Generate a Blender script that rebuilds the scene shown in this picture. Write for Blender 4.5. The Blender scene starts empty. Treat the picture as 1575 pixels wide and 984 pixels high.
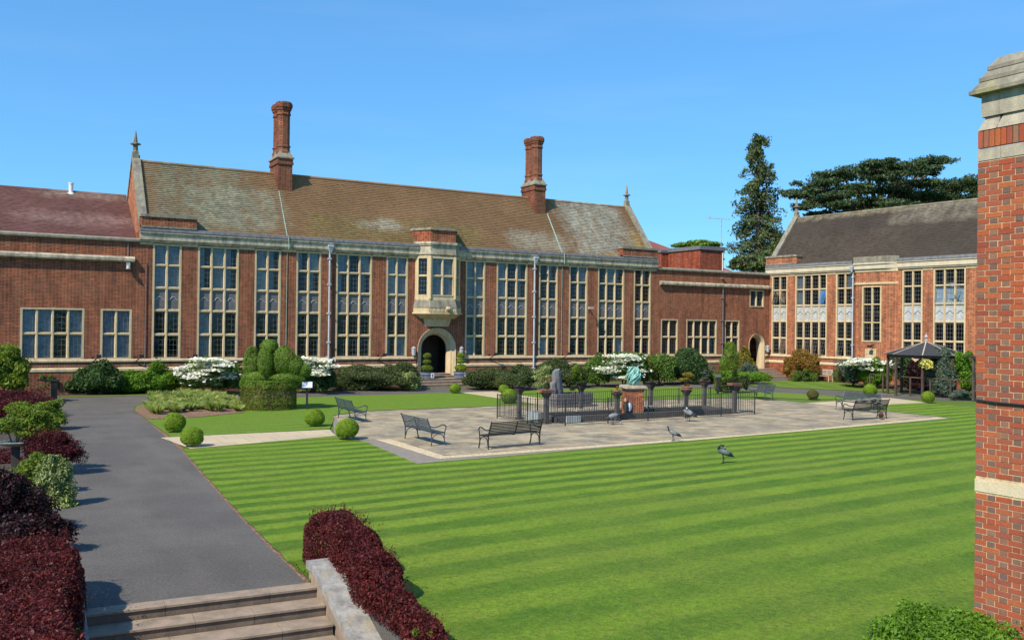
import bpy, math, random
import numpy as np
from mathutils import Vector, Matrix
R = math.radians
rng = np.random.default_rng(7)
random.seed(7)
S = bpy.context.scene
COL = S.collection

# ------------------------------------------------------------------ camera
F, CX, CY, CAMH = 1390.0, 787.5, 492.0, 4.0
AZ, ROLL, PITCH = R(59.76), 0.0121, math.atan(9.1 / 1390.0)
f0 = Vector((math.cos(AZ), math.sin(AZ), 0)); r0 = Vector((math.sin(AZ), -math.cos(AZ), 0)); zz = Vector((0, 0, 1))
fw = f0 * math.cos(PITCH) + zz * math.sin(PITCH)
u1 = zz * math.cos(PITCH) - f0 * math.sin(PITCH)
rc = r0 * math.cos(ROLL) + u1 * math.sin(ROLL)
uc = u1 * math.cos(ROLL) - r0 * math.sin(ROLL)
cam = bpy.data.cameras.new('camera'); camo = bpy.data.objects.new('camera', cam); COL.objects.link(camo)
camo.matrix_world = Matrix(((rc.x, uc.x, -fw.x, 0), (rc.y, uc.y, -fw.y, 0), (rc.z, uc.z, -fw.z, CAMH), (0, 0, 0, 1)))
cam.sensor_width = 36; cam.lens = 36 * F / 1575; cam.clip_start = 0.1; cam.clip_end = 3000
S.camera = camo

# ------------------------------------------------------------------ sky, sun, exposure
SUN_EL = R(45.5); SUN_TO = Vector((-0.92 * math.cos(SUN_EL), -0.39 * math.cos(SUN_EL), math.sin(SUN_EL)))
W = bpy.data.worlds.new('World'); S.world = W; W.use_nodes = True
wn = W.node_tree; bg = wn.nodes['Background']; bg.inputs['Strength'].default_value = 0.112
sky = wn.nodes.new('ShaderNodeTexSky'); sky.sky_type = 'NISHITA'; sky.sun_disc = False
sky.sun_elevation = SUN_EL; sky.sun_rotation = math.atan2(SUN_TO.x, SUN_TO.y)
sky.altitude = 50; sky.air_density = 1.0; sky.dust_density = 0.05; sky.ozone_density = 1.6
tint = wn.nodes.new('ShaderNodeMix'); tint.data_type = 'RGBA'; tint.blend_type = 'MULTIPLY'; tint.inputs[0].default_value = 1.0
tint.inputs[7].default_value = (0.78, 1.72, 2.65, 1); gam = wn.nodes.new('ShaderNodeGamma'); gam.inputs[1].default_value = 0.62; wn.links.new(sky.outputs[0], gam.inputs[0]); wn.links.new(gam.outputs[0], tint.inputs[6]); 
tc = wn.nodes.new('ShaderNodeTexCoord'); mp = wn.nodes.new('ShaderNodeMapping'); mp.inputs['Scale'].default_value = (1.3, 1.3, 9.0); wn.links.new(tc.outputs['Generated'], mp.inputs[0])
nz = wn.nodes.new('ShaderNodeTexNoise'); nz.inputs['Scale'].default_value = 2.2; nz.inputs['Detail'].default_value = 6; wn.links.new(mp.outputs[0], nz.inputs['Vector'])
rp = wn.nodes.new('ShaderNodeMapRange'); rp.inputs[1].default_value = 0.5; rp.inputs[2].default_value = 0.8; rp.inputs[3].default_value = 0.0; rp.inputs[4].default_value = 0.05; wn.links.new(nz.outputs[0], rp.inputs[0])
cir = wn.nodes.new('ShaderNodeMix'); cir.data_type = 'RGBA'; cir.inputs[7].default_value = (8.5, 9.0, 9.4, 1); wn.links.new(rp.outputs[0], cir.inputs[0]); wn.links.new(tint.outputs[2], cir.inputs[6])   # faint cirrus
wn.links.new(cir.outputs[2], bg.inputs[0])
sl = bpy.data.lights.new('sun', 'SUN'); sl.energy = 5.0; sl.angle = R(0.5); sl.color = (1.0, 0.92, 0.77)
so = bpy.data.objects.new('sun', sl); COL.objects.link(so); so.rotation_euler = (-SUN_TO).to_track_quat('-Z', 'Y').to_euler()
so.location = (-40, -40, 60)
V = S.view_settings; V.view_transform = 'Standard'; V.look = 'None'; V.gamma = 1; V.exposure = 0.26; V.use_curve_mapping = False
cy = S.cycles; cy.max_bounces = 5; cy.diffuse_bounces = 3; cy.glossy_bounces = 2; cy.transmission_bounces = 3; cy.transparent_max_bounces = 8
cy.caustics_reflective = False; cy.caustics_refractive = False

# ------------------------------------------------------------------ measuring: a pixel of the photograph on a level plane
def at(px, py, z=0.0):
    d = fw + rc * ((px - CX) / F) - uc * ((py - CY) / F)
    return Vector((0, 0, CAMH)) + d * ((z - CAMH) / d.z)
def atd(px, py, dist):
    d = fw + rc * ((px - CX) / F) - uc * ((py - CY) / F)
    return Vector((0, 0, CAMH)) + d * dist

# ------------------------------------------------------------------ object helpers
def tag(o, label=None, cat=None, group=None, kind=None):
    if label: o['label'] = label
    if cat: o['category'] = cat
    if group: o['group'] = group
    if kind: o['kind'] = kind
    return o
def thing(name, label, cat, loc=(0, 0, 0), rz=0.0, group=None):
    o = bpy.data.objects.new(name, None); COL.objects.link(o); o.empty_display_size = 0.2
    o.location = loc; o.rotation_euler = (0, 0, rz)
    return tag(o, label, cat, group)
def link(name, me, parent=None, loc=(0, 0, 0), rz=0.0):
    o = bpy.data.objects.new(name, me); COL.objects.link(o)
    o.parent = parent; o.location = loc; o.rotation_euler = (0, 0, rz)
    return o
def kids(o): return [c for c in bpy.data.objects if c.parent == o]
def dup(o, parent=None, label=None, loc=None, rz=None):
    c = o.copy(); COL.objects.link(c); c.parent = parent
    if label: c['label'] = label
    if loc is not None: c.location = loc
    if rz is not None: c.rotation_euler = (0, 0, rz)
    for k in kids(o):
        dup(k, c)
    return c

class MB:
    def __init__(s): s.v = []; s.f = []; s.m = []
    def add(s, vs, fs, m=0):
        b = len(s.v); s.v += [tuple(p) for p in vs]; s.f += [tuple(b + i for i in f) for f in fs]; s.m += [m] * len(fs)
        return s
    def quad(s, a, b, c, d, m=0): return s.add([a, b, c, d], [(0, 1, 2, 3)], m)
    def box(s, x0, x1, y0, y1, z0, z1, m=0):
        v = [(x, y, z) for z in (z0, z1) for y in (y0, y1) for x in (x0, x1)]
        return s.add(v, [(0, 2, 3, 1), (4, 5, 7, 6), (0, 1, 5, 4), (2, 6, 7, 3), (0, 4, 6, 2), (1, 3, 7, 5)], m)
    def bar(s, a, b, w, h, m=0, up=(0, 0, 1)):
        a = Vector(a); b = Vector(b); d = (b - a).normalized(); u = Vector(up)
        if abs(d.dot(u)) > 0.98: u = Vector((1, 0, 0))
        x = d.cross(u).normalized() * (w / 2); y = x.cross(d).normalized() * (h / 2)
        v = [p + sx * x + sy * y for p in (a, b) for sx, sy in ((-1, -1), (1, -1), (1, 1), (-1, 1))]
        return s.add(v, [(3, 2, 1, 0), (4, 5, 6, 7), (0, 1, 5, 4), (1, 2, 6, 5), (2, 3, 7, 6), (3, 0, 4, 7)], m)
    def prism(s, pts, fn, a, b, m=0):
        n = len(pts); v = [fn(p, a) for p in pts] + [fn(p, b) for p in pts]
        return s.add(v, [tuple(range(n - 1, -1, -1)), tuple(range(n, 2 * n))] + [(i, (i + 1) % n, n + (i + 1) % n, n + i) for i in range(n)], m)
    def flat(s, pts, z0, z1, m=0): return s.prism(pts, lambda p, t: (p[0], p[1], t), z0, z1, m)
    def xprism(s, pts, x0, x1, m=0): return s.prism(pts, lambda p, t: (t, p[0], p[1]), x0, x1, m)   # profile (y, z)
    def tube(s, pts, r, n=8, m=0, ms=None):
        pts = [Vector(p) for p in pts]; k = len(pts); rs = r if hasattr(r, '__len__') else [r] * k
        vs = []; fs = []; mm = []; ref = None
        for i, p in enumerate(pts):
            t = (pts[min(i + 1, k - 1)] - pts[max(i - 1, 0)]).normalized()
            if ref is None: ref = Vector((0, 0, 1)) if abs(t.z) < 0.9 else Vector((1, 0, 0))
            a = t.cross(ref).normalized(); ref = a.cross(t).normalized()
            for j in range(n):
                q = 2 * math.pi * j / n
                vs.append(p + (a * math.cos(q) + ref * math.sin(q)) * rs[i])
        for i in range(k - 1):
            for j in range(n):
                fs.append((i * n + j, i * n + (j + 1) % n, (i + 1) * n + (j + 1) % n, (i + 1) * n + j)); mm.append(ms[i] if ms else m)
        fs += [tuple(range(n - 1, -1, -1)), tuple((k - 1) * n + j for j in range(n))]; mm += [ms[0] if ms else m, ms[-1] if ms else m]
        b = len(s.v); s.v += [tuple(p) for p in vs]; s.f += [tuple(b + i for i in f) for f in fs]; s.m += mm
        return s
    def lathe(s, prof, c=(0, 0), n=16, m=0, rot=0.0):
        k = len(prof)
        v = [(c[0] + r * math.cos(rot + 2 * math.pi * j / n), c[1] + r * math.sin(rot + 2 * math.pi * j / n), z) for r, z in prof for j in range(n)]
        f = [(i * n + j, i * n + (j + 1) % n, (i + 1) * n + (j + 1) % n, (i + 1) * n + j) for i in range(k - 1) for j in range(n)]
        return s.add(v, f + [tuple(range(n - 1, -1, -1)), tuple((k - 1) * n + j for j in range(n))], m)
    def ball(s, c, r, m=0, nu=14, nv=9):
        r = r if hasattr(r, '__len__') else (r, r, r)
        v = [(c[0], c[1], c[2] - r[2])]; f = []
        for i in range(1, nv):
            a = -math.pi / 2 + math.pi * i / nv
            v += [(c[0] + r[0] * math.cos(a) * math.cos(2 * math.pi * j / nu), c[1] + r[1] * math.cos(a) * math.sin(2 * math.pi * j / nu), c[2] + r[2] * math.sin(a)) for j in range(nu)]
        v.append((c[0], c[1], c[2] + r[2])); t = len(v) - 1
        for j in range(nu):
            f.append((0, 1 + (j + 1) % nu, 1 + j))
            for i in range(nv - 2): f.append((1 + i * nu + j, 1 + i * nu + (j + 1) % nu, 1 + (i + 1) * nu + (j + 1) % nu, 1 + (i + 1) * nu + j))
            f.append((1 + (nv - 2) * nu + j, 1 + (nv - 2) * nu + (j + 1) % nu, t))
        return s.add(v, f, m)
    def mesh(s, name, mats, smooth=False):
        me = bpy.data.meshes.new(name); me.from_pydata(s.v, [], s.f)
        for m in (mats if isinstance(mats, (list, tuple)) else [mats]): me.materials.append(m)
        me.polygons.foreach_set('material_index', s.m)
        if smooth: me.polygons.foreach_set('use_smooth', [True] * len(s.f))
        me.update(); return me
    def build(s, name, mats, parent=None, loc=(0, 0, 0), rz=0.0, smooth=False):
        return link(name, s.mesh(name, mats, smooth), parent, loc, rz)

# ------------------------------------------------------------------ materials
class NT:
    def __init__(s, name):
        s.mat = bpy.data.materials.new(name); s.mat.use_nodes = True; s.t = s.mat.node_tree
        s.b = s.t.nodes['Principled BSDF']; s.out = s.t.nodes['Material Output']
    def n(s, ty, ins=None, **pr):
        k = s.t.nodes.new('ShaderNode' + ty)
        for a, b in pr.items(): setattr(k, a, b)
        for a, b in (ins or {}).items(): s.set(k.inputs[a], b)
        return k
    def set(s, sock, v):
        if isinstance(v, bpy.types.NodeSocket): s.t.links.new(v, sock)
        elif isinstance(v, bpy.types.Node): s.t.links.new(v.outputs[0], sock)
        elif hasattr(v, '__len__') and len(v) == 3 and sock.type == 'RGBA': sock.default_value = (*v, 1)
        else: sock.default_value = v
    def math(s, op, a, b=0.0, c=None, clamp=False):
        k = s.n('Math', {0: a, 1: b}, operation=op, use_clamp=clamp)
        if c is not None: s.set(k.inputs[2], c)
        return k.outputs[0]
    def noise(s, vec, scale, detail=4, rough=0.55):
        return s.n('TexNoise', {'Vector': vec, 'Scale': scale, 'Detail': detail, 'Roughness': rough}).outputs['Fac']
    def ramp(s, fac, stops):
        k = s.n('ValToRGB', {0: fac}); e = k.color_ramp.elements
        while len(e) < len(stops): e.new(0.5)
        for el, (p, c) in zip(e, stops): el.position = p; el.color = (*c, 1) if hasattr(c, '__len__') else (c, c, c, 1)
        return k.outputs[0]
    def mix(s, fac, a, b, mode='MIX'):
        k = s.n('Mix', data_type='RGBA', blend_type=mode)
        s.set(k.inputs[0], fac); s.set(k.inputs[6], a); s.set(k.inputs[7], b); return k.outputs[2]
    def stretch(s, vec, sc):
        return s.n('Mapping', {'Vector': vec, 'Scale': sc}).outputs[0]
    def bump(s, h, dist=0.01, strength=1.0):
        k = s.n('Bump', {'Height': h, 'Distance': dist, 'Strength': strength}); s.set(s.b.inputs['Normal'], k.outputs[0])
    def fin(s, color=None, rough=0.8, metal=0.0, spec=0.3):
        if color is not None: s.set(s.b.inputs['Base Color'], color)
        s.set(s.b.inputs['Roughness'], rough); s.b.inputs['Metallic'].default_value = metal; s.b.inputs['Specular IOR Level'].default_value = spec
        return s.mat
    def obj(s): return s.n('TexCoord').outputs['Object']

def wall_uv(k):
    tc = k.n('TexCoord'); nx = k.n('SeparateXYZ', {0: tc.outputs['Normal']}); p = k.n('SeparateXYZ', {0: tc.outputs['Object']})
    ax = k.math('GREATER_THAN', k.math('ABSOLUTE', nx.outputs[0]), 0.6)
    top = k.math('GREATER_THAN', k.math('ABSOLUTE', nx.outputs[2]), 0.6)
    u = k.math('ADD', k.math('MULTIPLY', p.outputs[0], k.math('SUBTRACT', 1.0, ax)), k.math('MULTIPLY', p.outputs[1], ax))
    v = k.math('ADD', k.math('MULTIPLY', p.outputs[2], k.math('SUBTRACT', 1.0, top)), k.math('MULTIPLY', p.outputs[1], top))
    return k.n('CombineXYZ', {0: u, 1: v}).outputs[0], tc.outputs['Object']

def brick_mat(name, c1, c2, mortar, soldier=False, msz=0.007):
    k = NT(name); uv, ob = wall_uv(k)
    if soldier:
        br = k.n('TexBrick', {'Vector': uv, 'Color1': c1, 'Color2': c2, 'Mortar': mortar, 'Scale': 1.0, 'Mortar Size': msz, 'Mortar Smooth': 0.1, 'Bias': -0.1, 'Brick Width': 0.075, 'Row Height': 0.26}, offset=0.0)
        bcol, bh = br.outputs[0], br.outputs[1]
    else:                                                # Flemish bond: stretchers and dark headers in turn
        sp = k.n('SeparateXYZ', {0: uv}); rw = k.math('FLOOR', k.math('DIVIDE', sp.outputs[1], 0.075)); fv = k.math('FRACT', k.math('DIVIDE', sp.outputs[1], 0.075))
        uu = k.math('DIVIDE', k.math('ADD', sp.outputs[0], k.math('MULTIPLY', k.math('FLOORED_MODULO', rw, 2.0), 0.17)), 0.34); fu = k.math('FRACT', uu)
        hd = k.math('GREATER_THAN', fu, 0.665)
        j1 = k.math('LESS_THAN', fu, msz * 3.4); j2 = k.math('LESS_THAN', k.math('ABSOLUTE', k.math('SUBTRACT', fu, 0.665)), msz * 1.7); j3 = k.math('LESS_THAN', fv, msz * 20)
        jt = k.math('MAXIMUM', k.math('MAXIMUM', j1, j2), j3)
        rnd = k.n('TexWhiteNoise', {'Vector': k.n('CombineXYZ', {0: k.math('ADD', k.math('FLOOR', uu), k.math('MULTIPLY', hd, 0.37)), 1: rw, 2: 0.5}).outputs[0]}, noise_dimensions='3D').outputs['Value']
        cs = k.ramp(rnd, [(0.0, tuple(q * 0.72 for q in c1)), (0.5, c1), (0.8, tuple(q * 1.15 for q in c1)), (1.0, tuple(q * 1.4 for q in c1))])
        ch_ = k.ramp(rnd, [(0.0, tuple(q * 0.55 for q in c2)), (0.6, c2), (1.0, c1)])
        bcol = k.mix(jt, k.mix(hd, cs, ch_), mortar); bh = jt
    big = k.noise(ob, 0.45, 3); mid = k.noise(ob, 2.3, 5, 0.65); fine = k.noise(ob, 38, 2)
    streak = k.noise(k.stretch(ob, (2.2, 2.2, 0.28)), 1.0, 3)
    c = k.mix(1.0, bcol, k.ramp(mid, [(0.25, (0.72, 0.70, 0.70)), (0.75, (1.22, 1.2, 1.18))]), 'MULTIPLY')
    c = k.mix(1.0, c, k.ramp(streak, [(0.3, (0.62, 0.62, 0.64)), (0.6, (1.12, 1.1, 1.06))]), 'MULTIPLY')
    c = k.mix(1.0, c, k.ramp(fine, [(0.3, 0.82), (0.7, 1.18)]), 'MULTIPLY')
    c = k.mix(k.ramp(big, [(0.52, 0.0), (0.75, 0.28)]), c, (0.22, 0.13, 0.09))
    k.bump(k.math('SUBTRACT', 1.0, bh), 0.006)
    return k.fin(c, 0.9, 0, 0.2)

def stone_mat(name, col, dark, amt=0.5, lichen=None, scale=1.0):
    k = NT(name); ob = k.obj()
    st = k.noise(k.stretch(ob, (3.5 * scale, 3.5 * scale, 0.5 * scale)), 1.0, 5, 0.6); pt = k.noise(ob, 5.5 * scale, 6, 0.65); fi = k.noise(ob, 45, 2)
    c = k.mix(k.ramp(st, [(0.42, 0.0), (0.72, amt)]), col, dark)
    c = k.mix(k.ramp(pt, [(0.45, 0.0), (0.75, amt * 0.8)]), c, dark)
    if lichen: c = k.mix(k.ramp(k.noise(ob, 2.2 * scale, 6, 0.7), [(0.55, 0.0), (0.66, 0.75)]), c, lichen)
    c = k.mix(1.0, c, k.ramp(fi, [(0.3, 0.88), (0.7, 1.1)]), 'MULTIPLY')
    k.bump(fi, 0.004); return k.fin(c, 0.88, 0, 0.25)

def plain(name, col, rough=0.6, metal=0.0, var=0.25, scale=9.0, spec=0.4):
    k = NT(name); ob = k.obj(); f = k.noise(ob, scale, 5)
    c = k.mix(1.0, col, k.ramp(f, [(0.28, 1 - var), (0.72, 1 + var)]), 'MULTIPLY')
    return k.fin(c, rough, metal, spec)

def leaf_mat(name, cols, trans=0.28, scale=1.6, rough=0.5):
    k = NT(name); ob = k.obj(); ri = k.n('NewGeometry').outputs['Random Per Island']
    n = len(cols); c = k.ramp(ri, [((i + 0.5) / n, q) for i, q in enumerate(cols)])
    c = k.mix(1.0, c, k.ramp(k.noise(ob, scale, 3), [(0.3, (0.74, 0.76, 0.78)), (0.7, (1.22, 1.18, 1.1))]), 'MULTIPLY')
    k.fin(c, rough, 0, 0.2)
    tr = k.n('BsdfTranslucent', {'Color': k.mix(1.0, c, (1.25, 1.2, 0.6), 'MULTIPLY')})
    mx = k.n('MixShader', {0: trans, 1: k.b.outputs[0], 2: tr.outputs[0]})
    k.t.links.new(mx.outputs[0], k.out.inputs[0]); return k.mat

def glass_mat():
    k = NT('window_glass'); ob = k.obj(); p = k.n('SeparateXYZ', {0: ob})
    gu = k.math('LESS_THAN', k.math('FRACT', k.math('DIVIDE', k.math('ADD', p.outputs[0], 0.02), 0.2)), 0.085)
    gv = k.math('LESS_THAN', k.math('FRACT', k.math('DIVIDE', k.math('ADD', p.outputs[2], 0.03), 0.3)), 0.06)
    lead = k.math('MULTIPLY', k.math('MAXIMUM', gu, gv), 0.85)
    wob = k.noise(ob, 3.2, 2)
    bp = k.n('Bump', {'Height': wob, 'Distance': 0.012, 'Strength': 1.0})
    gl = k.n('BsdfGlossy', {'Color': (0.9, 0.95, 1.0), 'Roughness': 0.02, 'Normal': bp.outputs[0]})
    tp = k.n('BsdfTransparent', {'Color': (0.88, 0.92, 0.93)})
    fr = k.n('Fresnel', {'IOR': 1.55})
    m1 = k.n('MixShader', {0: k.math('MULTIPLY', fr.outputs[0], 0.75, clamp=True), 1: tp.outputs[0], 2: gl.outputs[0]})
    ld = k.n('BsdfDiffuse', {'Color': (0.16, 0.17, 0.18)})
    m2 = k.n('MixShader', {0: lead, 1: m1.outputs[0], 2: ld.outputs[0]})
    k.t.links.new(m2.outputs[0], k.out.inputs[0]); return k.mat

BRICK = brick_mat('old_red_brick', (0.30, 0.070, 0.031), (0.10, 0.042, 0.031), (0.44, 0.31, 0.20))
BRICK_C = brick_mat('sooty_chimney_brick', (0.235, 0.07, 0.04), (0.10, 0.045, 0.035), (0.30, 0.20, 0.13))
BRICK_LIT = brick_mat('sunlit_red_brick', (0.42, 0.135, 0.06), (0.23, 0.09, 0.055), (0.62, 0.46, 0.30))  # the red brick brightened and warmed: stronger sun put into the colour
BRICK_N = brick_mat('new_red_brick', (0.30, 0.075, 0.04), (0.26, 0.065, 0.035), (0.28, 0.12, 0.08), msz=0.004)
SOLDIER = brick_mat('soldier_brick', (0.27, 0.08, 0.045), (0.14, 0.05, 0.035), (0.50, 0.36, 0.23), True)
STONE = stone_mat('cream_stone', (0.64, 0.50, 0.30), (0.33, 0.24, 0.14), 0.6)
STONE_G = stone_mat('weathered_stone', (0.55, 0.47, 0.34), (0.13, 0.115, 0.095), 0.9)
STONE_L = stone_mat('lichen_stone', (0.29, 0.26, 0.20), (0.10, 0.092, 0.078), 0.8, (0.33, 0.30, 0.14))
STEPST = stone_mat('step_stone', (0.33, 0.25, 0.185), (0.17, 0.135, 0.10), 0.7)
RISER = stone_mat('dark_riser', (0.20, 0.15, 0.115), (0.10, 0.08, 0.06), 0.8)  # risers darker and browner than the treads
LEAD = plain('lead_gutter', (0.15, 0.15, 0.155), 0.55, 0, 0.35, 6)
PIPE = plain('grey_painted_iron', (0.42, 0.46, 0.50), 0.45, 0, 0.15, 4)
COPPER = plain('verdigris_copper', (0.27, 0.38, 0.31), 0.8, 0, 0.3, 5)
GLASS = glass_mat()
CURTAIN = plain('blue_grey_curtain', (0.27, 0.33, 0.40), 0.9, 0, 0.25, 3)
CURTAIN_L = plain('pale_blind', (0.36, 0.43, 0.48), 0.9, 0, 0.25, 3)
PANEL = plain('lead_panel', (0.13, 0.13, 0.135), 0.7, 0, 0.25, 4)
PANEL_LIT = plain('lit_lead_panel', (0.42, 0.43, 0.43), 0.7, 0, 0.25, 4)  # lead panel lightened: sun on the right wing put into the colour
ORN = plain('panel_moulding', (0.36, 0.37, 0.36), 0.7, 0, 0.2, 8)
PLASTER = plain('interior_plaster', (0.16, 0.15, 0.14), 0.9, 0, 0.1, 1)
OAK = plain('dark_oak', (0.05, 0.03, 0.02), 0.6, 0, 0.3, 4)
IRON = plain('black_iron', (0.022, 0.024, 0.028), 0.45, 0, 0.25, 6)
BENCHM = plain('blue_green_bench_paint', (0.05, 0.068, 0.082), 0.4, 0, 0.25, 6)
BENCHB = plain('black_bench_paint', (0.022, 0.02, 0.018), 0.45, 0, 0.25, 6)
TIMBER = plain('dark_stained_timber', (0.085, 0.055, 0.042), 0.75, 0, 0.4, 3)
TEAK = plain('weathered_teak', (0.45, 0.36, 0.28), 0.8, 0, 0.25, 6)
CONC = stone_mat('post_concrete', (0.095, 0.088, 0.083), (0.045, 0.042, 0.04), 0.6)
CONCD = stone_mat('dark_flared_stone', (0.09, 0.075, 0.065), (0.035, 0.03, 0.03), 0.6)
TERRA = plain('terracotta_bowl', (0.30, 0.13, 0.085), 0.75, 0, 0.3, 7)
BOWL = plain('grey_green_bowl', (0.30, 0.31, 0.26), 0.6, 0, 0.3, 7)
BRONZE = plain('verdigris_bronze', (0.22, 0.47, 0.41), 0.65, 0, 0.6, 7)
BARK = plain('bark', (0.17, 0.12, 0.085), 0.9, 0, 0.4, 3)
ROCK = stone_mat('grey_rock', (0.19, 0.19, 0.195), (0.09, 0.09, 0.095), 0.9)
RUBBLE = stone_mat('rubble_stone', (0.19, 0.175, 0.175), (0.055, 0.05, 0.05), 0.95, None, 2.2)
TUBM = plain('blue_tub', (0.07, 0.10, 0.17), 0.45, 0, 0.2, 6)
WHITE = plain('white_paint', (0.75, 0.75, 0.74), 0.5, 0, 0.06, 6)
PALE = plain('pale_slab', (0.30, 0.33, 0.33), 0.8, 0, 0.25, 5)
GREY = plain('grey_fitting', (0.38, 0.38, 0.38), 0.5, 0, 0.15, 6)
SOIL = plain('soil', (0.06, 0.042, 0.03), 0.95, 0, 0.5, 8)

def roof_mat(name, base, alt, patches):
    """clay tiles with a colour of their own each, lichen and moss patches; patches = [(axis start, axis end, colour, strength)] along the ridge"""
    k = NT(name); ob = k.obj(); p = k.n('SeparateXYZ', {0: ob}); ri = k.n('NewGeometry').outputs['Random Per Island']
    c = k.mix(ri, base, alt)
    n1 = k.noise(ob, 0.38, 5, 0.6); n2 = k.noise(ob, 1.5, 5, 0.65); n3 = k.noise(k.stretch(ob, (1.7, 0.6, 0.6)), 1.0, 5, 0.7)
    for x0, x1, col, st, z0, z1 in patches:
        m = k.math('MULTIPLY', k.n('MapRange', {0: p.outputs[0], 1: x0 - 2.5, 2: x0 + 1.5}, interpolation_type='SMOOTHSTEP').outputs[0],
                   k.n('MapRange', {0: p.outputs[0], 1: x1 + 2.5, 2: x1 - 1.5}, interpolation_type='SMOOTHSTEP').outputs[0])
        m = k.math('MULTIPLY', m, k.math('MULTIPLY', k.n('MapRange', {0: p.outputs[2], 1: z0 - 0.9, 2: z0 + 0.6}, interpolation_type='SMOOTHSTEP').outputs[0],
                   k.n('MapRange', {0: p.outputs[2], 1: z1 + 0.9, 2: z1 - 0.6}, interpolation_type='SMOOTHSTEP').outputs[0]))
        f = k.math('MULTIPLY', m, k.math('ADD', k.math('MULTIPLY', n2, 0.9), k.math('MULTIPLY', n3, 0.9)))
        c = k.mix(k.ramp(f, [(0.55, 0.0), (1.0, st)]), c, col)
    c = k.mix(1.0, c, k.ramp(n1, [(0.3, (0.82, 0.82, 0.80)), (0.7, (1.15, 1.15, 1.12))]), 'MULTIPLY')
    c = k.mix(1.0, c, k.ramp(ri, [(0.0, 0.78), (1.0, 1.22)]), 'MULTIPLY')
    return k.fin(c, 0.9, 0, 0.2)

# ------------------------------------------------------------------ building helpers
def wall(mb, x0, x1, z0, z1, ops, y0=0.0, y1=0.35, m=0):
    """wall slab along x with rectangular openings (xa, xb, za, zb)"""
    xs = sorted({x0, x1, *[o[0] for o in ops], *[o[1] for o in ops]}); zs = sorted({z0, z1, *[o[2] for o in ops], *[o[3] for o in ops]})
    xs = [x for x in xs if x0 <= x <= x1]; zs = [z for z in zs if z0 <= z <= z1]
    nx, nz = len(xs) - 1, len(zs) - 1
    def solid(i, j):
        if not (0 <= i < nx and 0 <= j < nz): return False
        cx, cz = (xs[i] + xs[i + 1]) / 2, (zs[j] + zs[j + 1]) / 2
        return not any(o[0] < cx < o[1] and o[2] < cz < o[3] for o in ops)
    for i in range(nx):
        for j in range(nz):
            if not solid(i, j): continue
            a, b, c, d = xs[i], xs[i + 1], zs[j], zs[j + 1]
            mb.quad((a, y0, c), (b, y0, c), (b, y0, d), (a, y0, d), m); mb.quad((b, y1, c), (a, y1, c), (a, y1, d), (b, y1, d), m)
            if not solid(i - 1, j): mb.quad((a, y1, c), (a, y0, c), (a, y0, d), (a, y1, d), m)
            if not solid(i + 1, j): mb.quad((b, y0, c), (b, y1, c), (b, y1, d), (b, y0, d), m)
            if not solid(i, j - 1): mb.quad((a, y1, c), (b, y1, c), (b, y0, c), (a, y0, c), m)
            if not solid(i, j + 1): mb.quad((a, y0, d), (b, y0, d), (b, y1, d), (a, y1, d), m)

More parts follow.
